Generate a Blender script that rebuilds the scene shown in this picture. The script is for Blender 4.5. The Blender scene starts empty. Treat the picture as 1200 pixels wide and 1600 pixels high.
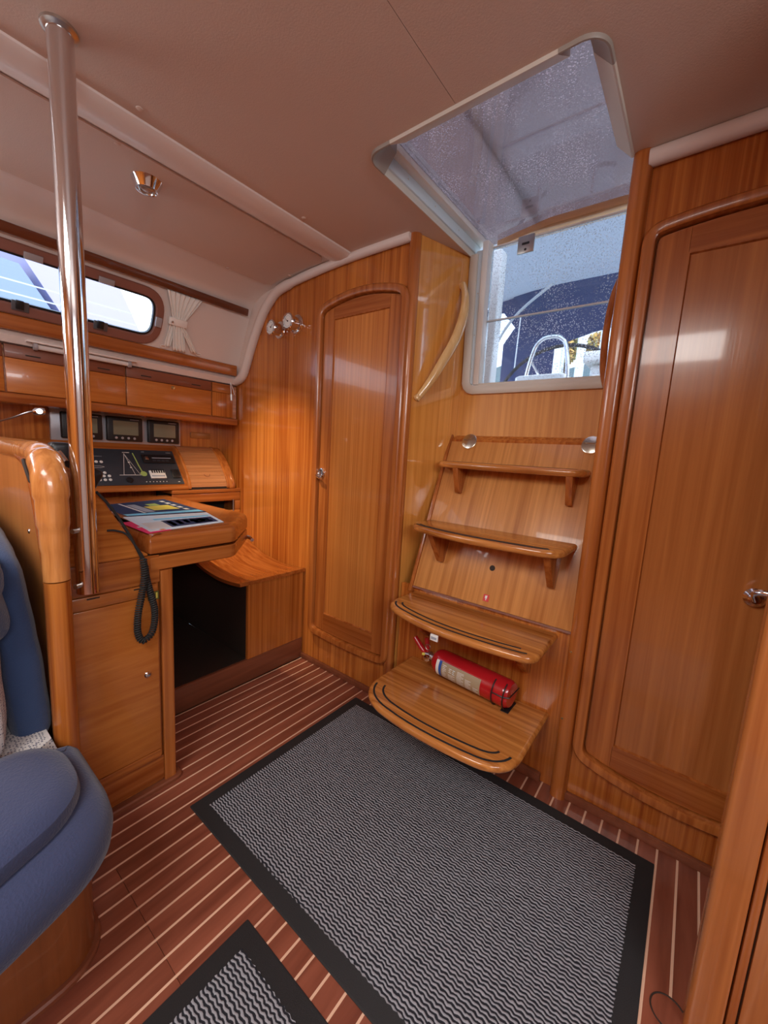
import bpy, bmesh, math, random
from mathutils import Vector, Matrix, noise, geometry
random.seed(7)
S = bpy.context.scene
C = S.collection
PI = math.pi

# ------------------------------------------------------------------ camera
cam_d = bpy.data.cameras.new('camera')
cam = bpy.data.objects.new('camera', cam_d); C.objects.link(cam); S.camera = cam
cam_d.lens = 622 * 36 / 1600; cam_d.sensor_width = 36; cam_d.clip_start = .02; cam_d.clip_end = 300
R = Matrix(((0.78489613, 0.13395802, -0.60497381),
            (0.61693669, -0.07806138, 0.78313188),
            (0.05768171, -0.98790772, -0.14391369)))
M3 = Matrix((Vector((R[0][0], -R[0][1], -R[0][2])), Vector((R[1][0], -R[1][1], -R[1][2])), Vector((R[2][0], -R[2][1], -R[2][2]))))
cam.matrix_world = Matrix.Translation((0, 0, 1.13)) @ M3.to_4x4()

# ------------------------------------------------------------------ sky, sun, lamps, exposure
w = bpy.data.worlds.new('sky'); S.world = w; w.use_nodes = True
nt = w.node_tree; bgn = nt.nodes['Background']
tc = nt.nodes.new('ShaderNodeTexCoord'); sep = nt.nodes.new('ShaderNodeSeparateXYZ'); rp = nt.nodes.new('ShaderNodeValToRGB')
nt.links.new(tc.outputs['Generated'], sep.inputs[0]); nt.links.new(sep.outputs[2], rp.inputs[0]); nt.links.new(rp.outputs[0], bgn.inputs[0])
rp.color_ramp.elements[0].position = 0.0; rp.color_ramp.elements[0].color = (.86, .92, 1, 1)
rp.color_ramp.elements[1].position = .7; rp.color_ramp.elements[1].color = (.50, .72, 1, 1)
bgn.inputs[1].default_value = 1.9
def lamp(name, kind, loc, target, energy, color=(1, 1, 1), size=.5, size_y=None):
    l = bpy.data.lights.new(name, kind); l.energy = energy; l.color = color
    if kind == 'AREA':
        l.size = size
        if size_y: l.shape = 'RECTANGLE'; l.size_y = size_y
    elif kind == 'SUN': l.angle = size
    else: l.shadow_soft_size = size
    o = bpy.data.objects.new(name, l); C.objects.link(o); o.location = loc
    o.rotation_euler = (Vector(target) - Vector(loc)).to_track_quat('-Z', 'Y').to_euler()
    return o
lamp('sun', 'SUN', (4, -3, 6.5), (0, 0, 0), 2.6, (1, .95, .86), .01)
lamp('fill_overhead', 'AREA', (-.35, -.75, 1.955), (-.35, -.75, 0), 17, (1, .97, .93), .75, .75)  # added overhead fill behind the camera; no skylight stands here
lamp('fill_starboard', 'AREA', (1.2, -.35, 1.72), (-.8, .4, .9), 11, (.95, .97, 1), 1.1, .3)  # added soft fill from starboard; no window stands here
lamp('fill_port', 'AREA', (-2.0, -.9, 1.72), (0, -.4, .8), 7, (.95, .97, 1), .9, .25)  # added soft fill from port, forward of the port light
sp0 = lamp('spotlight_bulb', 'SPOT', (-1.558, .632, 1.94), (-1.90, 1.36, .72), 66, (1, .80, .52), .015)
sp0.data.spot_size = math.radians(54); sp0.data.spot_blend = 1.0
vs = S.view_settings
vs.view_transform = 'Standard'; vs.look = 'None'; vs.gamma = 1; vs.use_curve_mapping = False
vs.exposure = 0.70

# ------------------------------------------------------------------ materials
def mat(name, color, rough=.5, metal=0, coat=0, spec=.5, emit=None, es=0, bump=None, sheen=0):
    m = bpy.data.materials.new(name); m.use_nodes = True
    b = m.node_tree.nodes['Principled BSDF']
    b.inputs['Base Color'].default_value = (*color, 1)
    b.inputs['Roughness'].default_value = rough; b.inputs['Metallic'].default_value = metal
    b.inputs['Coat Weight'].default_value = coat; b.inputs['Coat Roughness'].default_value = .06
    b.inputs['Specular IOR Level'].default_value = spec
    b.inputs['Sheen Weight'].default_value = sheen
    if emit: b.inputs['Emission Color'].default_value = (*emit, 1); b.inputs['Emission Strength'].default_value = es
    if bump:
        sc, st = bump
        n = m.node_tree.nodes; L = m.node_tree.links
        t = n.new('ShaderNodeTexCoord'); no = n.new('ShaderNodeTexNoise'); bp = n.new('ShaderNodeBump')
        no.inputs['Scale'].default_value = sc; no.inputs['Detail'].default_value = 4
        bp.inputs['Strength'].default_value = st; bp.inputs['Distance'].default_value = .01
        L.new(t.outputs['Object'], no.inputs[0]); L.new(no.outputs[0], bp.inputs['Height']); L.new(bp.outputs[0], b.inputs['Normal'])
    return m

def wood(name, dark, light, grain='Z', cross=38, along=1.3, rough=.26, coat=.35, contrast=1.0, fine=.5):
    """varnished veneer: long fibres along one axis, each object shifted by its own random offset"""
    m = bpy.data.materials.new(name); m.use_nodes = True
    n = m.node_tree.nodes; L = m.node_tree.links; b = n['Principled BSDF']
    t = n.new('ShaderNodeTexCoord'); oi = n.new('ShaderNodeObjectInfo'); ad = n.new('ShaderNodeVectorMath'); ad.operation = 'ADD'
    ml = n.new('ShaderNodeVectorMath'); ml.operation = 'SCALE'; ml.inputs[0].default_value = (7.3, 5.1, 3.7)
    L.new(oi.outputs['Random'], ml.inputs['Scale']); L.new(t.outputs['Object'], ad.inputs[0]); L.new(ml.outputs[0], ad.inputs[1])
    def noi(sc, al, det, dist):
        mp = n.new('ShaderNodeMapping'); s = [sc, sc, sc]; 
        for g_ in grain: s['XYZ'.index(g_)] = al
        mp.inputs['Scale'].default_value = s
        no = n.new('ShaderNodeTexNoise'); no.inputs['Scale'].default_value = 1; no.inputs['Detail'].default_value = det
        no.inputs['Distortion'].default_value = dist
        L.new(ad.outputs[0], mp.inputs[0]); L.new(mp.outputs[0], no.inputs[0]); return no.outputs[0]
    a = noi(cross, along, 5, .5); c = noi(cross * 5, along * 6, 3, 0); g = noi(3.2, .8, 2, .3)
    def mul_add(x, y, f):
        mm = n.new('ShaderNodeMath'); mm.operation = 'MULTIPLY_ADD'; L.new(x, mm.inputs[0]); mm.inputs[1].default_value = f
        if isinstance(y, float): mm.inputs[2].default_value = y
        else: L.new(y, mm.inputs[2])
        return mm.outputs[0]
    v = mul_add(a, mul_add(c, mul_add(g, -.35 - .15 * fine - .3 * contrast + .5, .5), .3 * fine), .6 * contrast + .3)
    r = n.new('ShaderNodeValToRGB'); L.new(v, r.inputs[0])
    e = r.color_ramp.elements
    e[0].position = .30; e[0].color = (*dark, 1); e[1].position = .78; e[1].color = (*light, 1)
    L.new(r.outputs[0], b.inputs['Base Color'])
    b.inputs['Roughness'].default_value = rough; b.inputs['Coat Weight'].default_value = coat; b.inputs['Coat Roughness'].default_value = .05
    bp = n.new('ShaderNodeBump'); bp.inputs['Strength'].default_value = .06; bp.inputs['Distance'].default_value = .002
    L.new(c, bp.inputs['Height']); L.new(bp.outputs[0], b.inputs['Normal'])
    return m
TD, TL = (.30, .062, .008), (.64, .222, .042)
teak = wood('teak_veneer_upright', TD, TL, 'Z', 75, 1.1, rough=.2, coat=.5, contrast=1.25)
teak_d = wood('teak_door_veneer', (.40, .105, .016), (.72, .28, .065), 'Z', 120, .8, rough=.2, coat=.5, contrast=.95)
teak_s = wood('teak_smooth_veneer', (.30, .082, .018), (.55, .20, .055), 'Z', 45, 1.0, rough=.2, coat=.5, contrast=.8)
teak_l = wood('teak_light_veneer', (.52, .17, .038), (.70, .28, .075), 'Z', 40, 1.0, rough=.3, coat=.3, contrast=.5)
base_w = wood('settee_base_shaded_veneer', (.17, .048, .012), (.30, .092, .024), 'Z', 50, rough=.35, contrast=.7)  # darkened veneer: the shadow on the settee base is put into its colour
teak_y = wood('teak_veneer_lengthwise', TD, TL, 'Y', 60, contrast=1.2)
teak_x = wood('teak_veneer_athwart', TD, TL, 'X', 60, contrast=1.2)
solid = wood('teak_solid_upright', (.27, .062, .010), (.52, .17, .038), 'Z', 46, contrast=1.2)
solid_y = wood('teak_solid_lengthwise', (.27, .062, .010), (.52, .17, .038), 'Y', 46, contrast=1.2)
solid_x = wood('teak_solid_athwart', (.27, .062, .010), (.52, .17, .038), 'X', 46, contrast=1.2)
golden = wood('golden_veneer', (.56, .20, .030), (.84, .40, .095), 'Z', 60, rough=.07, coat=.9, contrast=.7)
golden_m = wood('golden_satin_veneer', (.54, .19, .030), (.80, .38, .09), 'Z', 60, rough=.45, coat=.0, contrast=.7)
golden.node_tree.nodes['Principled BSDF'].inputs['Coat IOR'].default_value = 1.9
ladder_w = wood('ladder_panel_veneer', (.40, .14, .030), (.72, .33, .095), 'YZ', 60, rough=.34, coat=.25)
tread_w = wood('tread_wood', (.34, .10, .018), (.70, .29, .072), 'X', 55, rough=.2, coat=.5, contrast=1.5)
fine_w = wood('drawer_front_veneer', (.42, .115, .018), (.62, .22, .045), 'Y', 60, 4, contrast=.5)
dark_w = wood('dark_mahogany', (.16, .045, .02), (.27, .085, .04), 'Y', 24, rough=.4, coat=.1)
plank_w = wood('floor_mahogany', (.16, .042, .023), (.34, .105, .06), 'Y', 26, 2.2, rough=.3, coat=.2, contrast=1.1)
tamb_w = wood('tambour_wood', (.34, .125, .045), (.54, .24, .10), 'Y', 60, 2, rough=.35)
holly = mat('holly_inlay', (.82, .52, .36), .4)
liner = mat('vinyl_headliner', (.66, .52, .44), .55, bump=(300, .08))
liner2 = mat('moulded_liner', (.80, .71, .66), .38, coat=.15)
white = mat('white_gelcoat', (.80, .80, .76), .3, coat=.3)
alu = mat('anodised_aluminium', (.62, .64, .66), .35, .7)
alu_l = mat('pale_frame_plastic', (.66, .62, .54), .4)
blue_gl = mat('pale_blue_track', (.62, .74, .82), .35)
grey_c = mat('grey_corner_plastic', (.34, .30, .26), .45)
chrome = mat('polished_stainless', (.80, .80, .82), .09, 1)
satin = mat('satin_metal', (.6, .58, .55), .3, 1)
brass = mat('brass', (.75, .55, .25), .25, 1)
black = mat('black_plastic', (.012, .012, .014), .38)
rubber = mat('black_rubber', (.018, .018, .018), .7)
slate = mat('charcoal_panel', (.036, .045, .060), .4)
silverp = mat('silver_panel', (.46, .46, .50), .35, .35)
lcd = mat('lcd_screen', (.20, .21, .15), .15, coat=.6)
redp = mat('red_enamel', (.46, .012, .018), .2, coat=.5)
beige_l = mat('beige_label', (.42, .33, .21), .45)
blue_l = mat('blue_label', (.02, .10, .42), .4)
white_l = mat('white_label', (.85, .85, .82), .4)
yellow_l = mat('yellow_print', (.85, .72, .12), .4)
green_l = mat('green_print', (.42, .58, .16), .4)
cyan_l = mat('cyan_print', (.25, .68, .92), .6, spec=.2)
pale_l = mat('pale_blue_print', (.74, .90, 1.0), .6, spec=.2)
navy_l = mat('navy_print', (.03, .05, .12), .6, spec=.2)
pink_l = mat('magenta_print', (.85, .04, .16), .6, spec=.2)
grey_l = mat('grey_print', (.35, .38, .44), .6, spec=.2)
navy = mat('navy_fabric', (.034, .048, .120), .85, sheen=.25, bump=(220, .25))
cloth = mat('curtain_cloth', (.92, .90, .85), .8, bump=(150, .2))
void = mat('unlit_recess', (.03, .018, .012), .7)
canvas_g = mat('grey_canvas', (.74, .69, .70), .8)
canvas_b = mat('blue_canvas', (.04, .07, .20), .8)
canvas_r = mat('bimini_canvas', (.34, .35, .38), .8)
for m_ in (canvas_g, canvas_b, canvas_r):   # light comes through the cloth
    n_ = m_.node_tree.nodes; b_ = n_['Principled BSDF']; tr = n_.new('ShaderNodeBsdfTranslucent'); mx = n_.new('ShaderNodeMixShader')
    tr.inputs[0].default_value = b_.inputs['Base Color'].default_value; mx.inputs[0].default_value = 0.75 if m_ is canvas_g else .3
    m_.node_tree.links.new(b_.outputs[0], mx.inputs[1]); m_.node_tree.links.new(tr.outputs[0], mx.inputs[2])
    m_.node_tree.links.new(mx.outputs[0], n_['Material Output'].inputs[0])

def glass(name, tint, ior=1.45, haze=0.0, hazecol=(.7, .72, .78), specks=0):
    m = bpy.data.materials.new(name); m.use_nodes = True; n = m.node_tree.nodes; L = m.node_tree.links
    n.remove(n['Principled BSDF'])
    tr = n.new('ShaderNodeBsdfTransparent'); tr.inputs[0].default_value = (*tint, 1)
    gl = n.new('ShaderNodeBsdfGlossy'); gl.inputs['Roughness'].default_value = .02
    fr = n.new('ShaderNodeFresnel'); fr.inputs[0].default_value = ior
    mx = n.new('ShaderNodeMixShader'); L.new(fr.outputs[0], mx.inputs[0]); L.new(tr.outputs[0], mx.inputs[1]); L.new(gl.outputs[0], mx.inputs[2])
    out = mx.outputs[0]
    if haze or specks:
        df = n.new('ShaderNodeBsdfDiffuse'); df.inputs[0].default_value = (*hazecol, 1)
        tl = n.new('ShaderNodeBsdfTranslucent'); tl.inputs[0].default_value = (*hazecol, 1)
        dm = n.new('ShaderNodeMixShader'); dm.inputs[0].default_value = .6; L.new(df.outputs[0], dm.inputs[1]); L.new(tl.outputs[0], dm.inputs[2])
        m2 = n.new('ShaderNodeMixShader'); L.new(out, m2.inputs[1]); L.new(dm.outputs[0], m2.inputs[2])
        if specks:
            t = n.new('ShaderNodeTexCoord'); v = n.new('ShaderNodeTexVoronoi'); v.inputs['Scale'].default_value = 130
            v.inputs['Randomness'].default_value = 1
            no = n.new('ShaderNodeTexNoise'); no.inputs['Scale'].default_value = 7; no.inputs['Detail'].default_value = 3
            r = n.new('ShaderNodeValToRGB'); r.color_ramp.elements[0].position = .17; r.color_ramp.elements[0].color = (1, 1, 1, 1)
            r.color_ramp.elements[1].position = .32; r.color_ramp.elements[1].color = (0, 0, 0, 1)
            r2 = n.new('ShaderNodeValToRGB'); r2.color_ramp.elements[0].position = .36; r2.color_ramp.elements[1].position = .60
            L.new(t.outputs['Object'], v.inputs[0]); L.new(t.outputs['Object'], no.inputs[0]); L.new(v.outputs[0], r.inputs[0]); L.new(no.outputs[0], r2.inputs[0])
            mu = n.new('ShaderNodeMath'); mu.operation = 'MULTIPLY'; L.new(r.outputs[0], mu.inputs[0]); L.new(r2.outputs[0], mu.inputs[1])
            ma = n.new('ShaderNodeMath'); ma.operation = 'MULTIPLY_ADD'; L.new(mu.outputs[0], ma.inputs[0]); ma.inputs[1].default_value = specks; ma.inputs[2].default_value = haze
            L.new(ma.outputs[0], m2.inputs[0])
        else: m2.inputs[0].default_value = haze
        out = m2.outputs[0]
    L.new(out, n['Material Output'].inputs[0]); return m
clear = glass('window_glass', (.93, .95, .98))
smoke = glass('smoked_acrylic', (.84, .77, .80), ior=1.9, haze=.11, hazecol=(.78, .70, .74), specks=.35)
dusty = glass('dusty_acrylic', (.86, .90, .96), haze=.04, specks=1.0)

def mat_pile():
    """rubber-backed mat pile: wavy ribs, light yarn on a near-black ground"""
    m = bpy.data.materials.new('ribbed_mat_pile'); m.use_nodes = True; n = m.node_tree.nodes; L = m.node_tree.links; b = n['Principled BSDF']
    t = n.new('ShaderNodeTexCoord'); s = n.new('ShaderNodeSeparateXYZ'); L.new(t.outputs['Object'], s.inputs[0])
    def M(op, *a):
        x = n.new('ShaderNodeMath'); x.operation = op
        for i, v in enumerate(a):
            if isinstance(v, (int, float)): x.inputs[i].default_value = v
            else: L.new(v, x.inputs[i])
        return x.outputs[0]
    no = n.new('ShaderNodeTexNoise'); no.inputs['Scale'].default_value = 6; L.new(t.outputs['Object'], no.inputs[0])
    no2 = n.new('ShaderNodeTexNoise'); no2.inputs['Scale'].default_value = 160; L.new(t.outputs['Object'], no2.inputs[0])
    wob = M('MULTIPLY', M('SINE', M('ADD', M('MULTIPLY', s.outputs[0], 6.2832 / .019), M('MULTIPLY', M('SINE', M('MULTIPLY', s.outputs[1], 6.2832 / .05)), .9))), .85)
    ph = M('ADD', M('MULTIPLY', s.outputs[1], 6.2832 / .0088), wob)
    no3 = n.new('ShaderNodeTexNoise'); no3.inputs['Scale'].default_value = 42; L.new(t.outputs['Object'], no3.inputs[0])
    ph = M('ADD', ph, M('MULTIPLY', no3.outputs[0], 4.0)); ph = M('ADD', ph, M('MULTIPLY', no.outputs[0], 8.0)); ph = M('ADD', ph, M('MULTIPLY', no2.outputs[0], 2.6))
    v = M('MULTIPLY_ADD', M('SINE', ph), .5, .5)
    r = n.new('ShaderNodeValToRGB'); L.new(v, r.inputs[0])
    r.color_ramp.elements[0].position = .38; r.color_ramp.elements[0].color = (.014, .016, .024, 1)
    r.color_ramp.elements[1].position = .68; r.color_ramp.elements[1].color = (.36, .37, .41, 1)
    L.new(r.outputs[0], b.inputs['Base Color']); b.inputs['Roughness'].default_value = .95
    bp = n.new('ShaderNodeBump'); bp.inputs['Strength'].default_value = .6; bp.inputs['Distance'].default_value = .003
    L.new(v, bp.inputs['Height']); L.new(bp.outputs[0], b.inputs['Normal']); return m
pile = mat_pile()
def pattern_cloth():
    m = bpy.data.materials.new('patterned_upholstery'); m.use_nodes = True; n = m.node_tree.nodes; L = m.node_tree.links; b = n['Principled BSDF']
    t = n.new('ShaderNodeTexCoord'); v = n.new('ShaderNodeTexVoronoi'); v.inputs['Scale'].default_value = 170; v.inputs['Randomness'].default_value = .35
    r = n.new('ShaderNodeValToRGB'); r.color_ramp.elements[0].position = .28; r.color_ramp.elements[0].color = (.10, .11, .17, 1)
    r.color_ramp.elements[1].position = .42; r.color_ramp.elements[1].color = (.66, .65, .64, 1)
    L.new(t.outputs['Object'], v.inputs[0]); L.new(v.outputs[0], r.inputs[0]); L.new(r.outputs[0], b.inputs['Base Color']); b.inputs['Roughness'].default_value = .9
    return m
patt = pattern_cloth()
def leaf_mat():
    m = mat('autumn_foliage', (.5, .3, .08), .9); n = m.node_tree.nodes; L = m.node_tree.links
    t = n.new('ShaderNodeTexCoord'); v = n.new('ShaderNodeTexNoise'); v.inputs['Scale'].default_value = 1.2
    r = n.new('ShaderNodeValToRGB'); r.color_ramp.elements[0].color = (.30, .30, .10, 1); r.color_ramp.elements[1].color = (.85, .45, .12, 1)
    r.color_ramp.elements[0].position = .35; r.color_ramp.elements[1].position = .65
    L.new(t.outputs['Object'], v.inputs[0]); L.new(v.outputs[0], r.inputs[0]); L.new(r.outputs[0], n['Principled BSDF'].inputs['Base Color']); return m
leafm = leaf_mat()
barkm = mat('bark', (.12, .09, .07), .9)

# ------------------------------------------------------------------ mesh helpers (vertices are in metres, in the boat's own axes)
def thing(name, label, cat, loc=(0, 0, 0), group=None, kind=None):
    o = bpy.data.objects.new(name, None); C.objects.link(o); o.location = loc; o.empty_display_size = .05
    o['label'] = label; o['category'] = cat
    if group: o['group'] = group
    if kind: o['kind'] = kind
    return o
def root_of(o):
    while o.parent: o = o.parent
    return o
def link(name, me, m, parent=None, label=None):
    o = bpy.data.objects.new(name, me); C.objects.link(o)
    if m and not me.materials: me.materials.append(m)
    if parent:
        o.parent = parent
        if parent.type == 'EMPTY': o.matrix_parent_inverse = Matrix.Translation(-parent.location)
    if label: o['label'] = label
    return o
def tag(o, label, cat, group=None, kind=None):
    o['label'] = label; o['category'] = cat
    if group: o['group'] = group
    if kind: o['kind'] = kind
    return o
def fin(bm, name, m, parent=None, bevel=0, seg=2, smooth=True, label=None):
    bmesh.ops.recalc_face_normals(bm, faces=bm.faces[:])
    if bevel:
        ed = [e for e in bm.edges if len(e.link_faces) == 2 and e.calc_face_angle(0) > .6]
        bmesh.ops.bevel(bm, geom=ed, offset=bevel, segments=seg, affect='EDGES', clamp_overlap=True, profile=.5)
    me = bpy.data.meshes.new(name)
    if smooth:
        for f in bm.faces: f.smooth = True
        for e in bm.edges:
            if len(e.link_faces) == 2 and e.calc_face_angle(0) > .65: e.smooth = False
    bm.to_mesh(me); bm.free()
    return link(name, me, m, parent, label)
def bx(bm, x0, x1, y0, y1, z0, z1):
    v = [bm.verts.new((x, y, z)) for z in (z0, z1) for x, y in ((x0, y0), (x1, y0), (x1, y1), (x0, y1))]
    for f in ((3, 2, 1, 0), (4, 5, 6, 7), (0, 1, 5, 4), (1, 2, 6, 5), (2, 3, 7, 6), (3, 0, 4, 7)): bm.faces.new([v[i] for i in f])
def box(name, m, parent, x0, x1, y0, y1, z0, z1, bevel=.002, seg=2, label=None):
    bm = bmesh.new(); bx(bm, x0, x1, y0, y1, z0, z1); return fin(bm, name, m, parent, bevel, seg, label=label)
def P3(p, ax, h):          # 2-D point to 3-D: axis ax gets h, the other two in order
    q = [p[0], p[1]]; q.insert(ax, h); return q
def caps(bm, loop, poly):
    if len(loop) <= 4: bm.faces.new(loop); return
    for t in geometry.tessellate_polygon([[Vector((p[0], p[1], 0)) for p in poly]]):
        try: bm.faces.new([loop[k] for k in t])
        except ValueError: pass
def prism_bm(bm, poly, ax, a, b):
    lo = [bm.verts.new(P3(p, ax, a)) for p in poly]; hi = [bm.verts.new(P3(p, ax, b)) for p in poly]; n = len(poly)
    caps(bm, lo, poly); caps(bm, hi, poly)
    for i in range(n): bm.faces.new((lo[i], lo[(i + 1) % n], hi[(i + 1) % n], hi[i]))
def prism(name, m, parent, poly, ax, a, b, bevel=0, seg=2, label=None):
    bm = bmesh.new(); prism_bm(bm, poly, ax, a, b)
    return fin(bm, name, m, parent, 0, seg, label=label) if not bevel else fin_bev(bm, name, m, parent, bevel, seg, label)
def fin_bev(bm, name, m, parent, bevel, seg, label=None):
    return fin(bm, name, m, parent, bevel, seg, label=label)
def offs(poly, d, closed=True):   # shift a polyline to its left by d (counter-clockwise polygon: inwards)
    n = len(poly); out = []
    for i in range(n):
        a = Vector(poly[i - 1] if (closed or i) else poly[0]); b = Vector(poly[i]); c = Vector(poly[(i + 1) % n] if (closed or i < n - 1) else poly[-1])
        e1 = (b - a); e2 = (c - b)
        if e1.length < 1e-9: e1 = e2
        if e2.length < 1e-9: e2 = e1
        n1 = Vector((-e1.y, e1.x)).normalized(); n2 = Vector((-e2.y, e2.x)).normalized()
        k = max(.35, 1 + n1.dot(n2)); out.append(tuple(b + (n1 + n2) * (d / k)))
    return out
def ccw(poly):
    a = sum(poly[i - 1][0] * poly[i][1] - poly[i][0] * poly[i - 1][1] for i in range(len(poly)))
    return poly if a > 0 else poly[::-1]
def fillet(poly, r, seg=6):
    n = len(poly); out = []
    for i in range(n):
        ri = r[i] if isinstance(r, (list, tuple)) else r
        b = Vector(poly[i]); a = Vector(poly[i - 1]) - b; c = Vector(poly[(i + 1) % n]) - b
        if ri <= 0: out.append(tuple(b)); continue
        ang = a.angle(c); t = min(ri / math.tan(ang / 2), a.length * .49, c.length * .49)
        p0 = b + a.normalized() * t; p1 = b + c.normalized() * t
        for k in range(seg + 1):
            u = k / seg; out.append(tuple(p0 * (1 - u) ** 2 + b * 2 * u * (1 - u) + p1 * u ** 2))
    return out
def stack(name, m, parent, poly, prof, ax=2, label=None):   # polygon loops inset by prof[i][0] at height prof[i][1]: rounded-edge boards, cushions
    poly = ccw(poly); bm = bmesh.new(); loops = []
    for d, h in prof: loops.append([bm.verts.new(P3(p, ax, h)) for p in offs(poly, d)])
    n = len(poly)
    for a, b in zip(loops, loops[1:]):
        for i in range(n): bm.faces.new((a[i], a[(i + 1) % n], b[(i + 1) % n], b[i]))
    caps(bm, loops[0], offs(poly, prof[0][0])); caps(bm, loops[-1], offs(poly, prof[-1][0]))
    return fin(bm, name, m, parent, label=label)
def rprof(h0, h1, r, d=0, seg=4):     # bull-nosed edge profile
    p = []
    for k in range(seg + 1):
        a = PI / 2 * k / seg; p.append((d + r * (1 - math.sin(a)), h0 + r * (1 - math.cos(a)) if h1 > h0 else h0 - r * (1 - math.cos(a))))
    s = 1 if h1 > h0 else -1
    for k in range(seg + 1):
        a = PI / 2 * k / seg; p.append((d + r * (1 - math.cos(a)), h1 - s * r * (1 - math.sin(a))))
    return p
def tube_bm(bm, pts, r, n=10, closed=False, flat=1.0, up=None):
    pts = [Vector(p) for p in pts]; N = len(pts); rings = []
    prev = None
    for i, p in enumerate(pts):
        if closed: t = pts[(i + 1) % N] - pts[i - 1]
        else: t = pts[min(i + 1, N - 1)] - pts[max(i - 1, 0)]
        t.normalize()
        if up is not None: u = Vector(up) - t * Vector(up).dot(t)
        elif prev is None: u = t.orthogonal()
        else: u = prev - t * prev.dot(t)
        u.normalize(); prev = u; v = t.cross(u); ri = r[i] if isinstance(r, (list, tuple)) else r
        rings.append([bm.verts.new(p + u * ri * math.cos(2 * PI * k / n) + v * ri * flat * math.sin(2 * PI * k / n)) for k in range(n)])
    for i in range(N if closed else N - 1):
        a, b = rings[i], rings[(i + 1) % N]
        for k in range(n): bm.faces.new((a[k], a[(k + 1) % n], b[(k + 1) % n], b[k]))
    if not closed: bm.faces.new(rings[0][::-1]); bm.faces.new(rings[-1])
def tube(name, m, parent, pts, r, n=10, closed=False, flat=1.0, up=None, label=None):
    bm = bmesh.new(); tube_bm(bm, pts, r, n, closed, flat, up); return fin(bm, name, m, parent, label=label)
def lathe(name, m, parent, prof, c, axis, n=28, label=None):   # prof: (radius, distance along axis)
    bm = bmesh.new(); ax = Vector(axis).normalized(); u = ax.orthogonal().normalized(); v = ax.cross(u); c = Vector(c); rings = []
    for r, h in prof:
        if r < 1e-6: rings.append([bm.verts.new(c + ax * h)])
        else: rings.append([bm.verts.new(c + ax * h + (u * math.cos(2 * PI * k / n) + v * math.sin(2 * PI * k / n)) * r) for k in range(n)])
    for a, b in zip(rings, rings[1:]):
        for k in range(n):
            q = [a[k % len(a)], a[(k + 1) % n % len(a)], b[(k + 1) % n % len(b)], b[k % len(b)]]
            q = list(dict.fromkeys(q))
            if len(q) > 2: bm.faces.new(q)
    if len(rings[0]) > 1: bm.faces.new(rings[0])
    if len(rings[-1]) > 1: bm.faces.new(rings[-1])
    return fin(bm, name, m, parent, label=label)
def spline(pts, n=8):
    pts = [Vector(p) for p in pts]; out = []
    for i in range(len(pts) - 1):
        p0 = pts[max(i - 1, 0)]; p1 = pts[i]; p2 = pts[i + 1]; p3 = pts[min(i + 2, len(pts) - 1)]
        for k in range(n):
            t = k / n
            out.append(.5 * ((2 * p1) + (-p0 + p2) * t + (2 * p0 - 5 * p1 + 4 * p2 - p3) * t * t + (-p0 + 3 * p1 - 3 * p2 + p3) * t ** 3))
    out.append(pts[-1]); return out
def frame(name, m, parent, outer, inner, ax, a, b, bevel=.0, seg=3, label=None):   # ring between two loops of equal count
    bm = bmesh.new(); n = len(outer)
    oa = [bm.verts.new(P3(p, ax, a)) for p in outer]; ob = [bm.verts.new(P3(p, ax, b)) for p in outer]
    ia = [bm.verts.new(P3(p, ax, a)) for p in inner]; ib = [bm.verts.new(P3(p, ax, b)) for p in inner]
    for i in range(n):
        j = (i + 1) % n
        for q in ((oa[i], oa[j], ob[j], ob[i]), (ia[j], ia[i], ib[i], ib[j]), (ob[i], ob[j], ib[j], ib[i]), (oa[j], oa[i], ia[i], ia[j])): bm.faces.new(q)
    if bevel:
        bmesh.ops.recalc_face_normals(bm, faces=bm.faces[:])
        ed = [e for e in bm.edges if e.calc_face_angle(0) > 1.2]
        bmesh.ops.bevel(bm, geom=ed, offset=bevel, segments=seg, affect='EDGES', clamp_overlap=True, profile=.5)
    return fin(bm, name, m, parent, label=label)
def sweepring(name, m, parent, path, prof, ax, closed=True, label=None):
    """sweep a section round a flat loop; prof = (offset to the left of the path, height along ax)"""
    if closed: path = ccw(path)
    bm = bmesh.new(); cols = [[bm.verts.new(P3(p, ax, h)) for p in offs(path, d, closed)] for d, h in prof]; n = len(path); k = len(prof)
    for a in range(k):
        b = (a + 1) % k
        for i in range(n if closed else n - 1): bm.faces.new((cols[a][i], cols[a][(i + 1) % n], cols[b][(i + 1) % n], cols[b][i]))
    if not closed: bm.faces.new([c[0] for c in cols]); bm.faces.new([c[-1] for c in cols][::-1])
    return fin(bm, name, m, parent, label=label)
def softbox(name, m, parent, c, half, r, rot=None, n=16, amp=.004, fr=9, label=None, shape=None):
    bm = bmesh.new(); bmesh.ops.create_cube(bm, size=2)
    bmesh.ops.subdivide_edges(bm, edges=bm.edges[:], cuts=n, use_grid_fill=True)
    h = Vector(half)
    for v in bm.verts:
        q = Vector([v.co[i] * h[i] for i in range(3)]); inn = Vector([max(-h[i] + r, min(h[i] - r, q[i])) for i in range(3)]); d = q - inn
        if d.length > 1e-6: q = inn + d.normalized() * r
        puff = 1 + .0 * q.x; nn = noise.noise(Vector((q.x * fr, q.y * fr, q.z * fr)) + Vector(c) * 3) * amp + noise.noise(Vector((q.x * fr * 3, q.y * fr, q.z * fr * 2.2)) + Vector(c)) * amp * .5
        q += v.co.normalized() * nn
        if shape: q = shape(q)
        if rot: q = rot @ q
        v.co = q + Vector(c)
    return fin(bm, name, m, parent, label=label)
def arc(cx, cy, r, a0, a1, n=8):
    return [(cx + r * math.cos(a0 + (a1 - a0) * k / n), cy + r * math.sin(a0 + (a1 - a0) * k / n)) for k in range(n + 1)]
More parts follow.
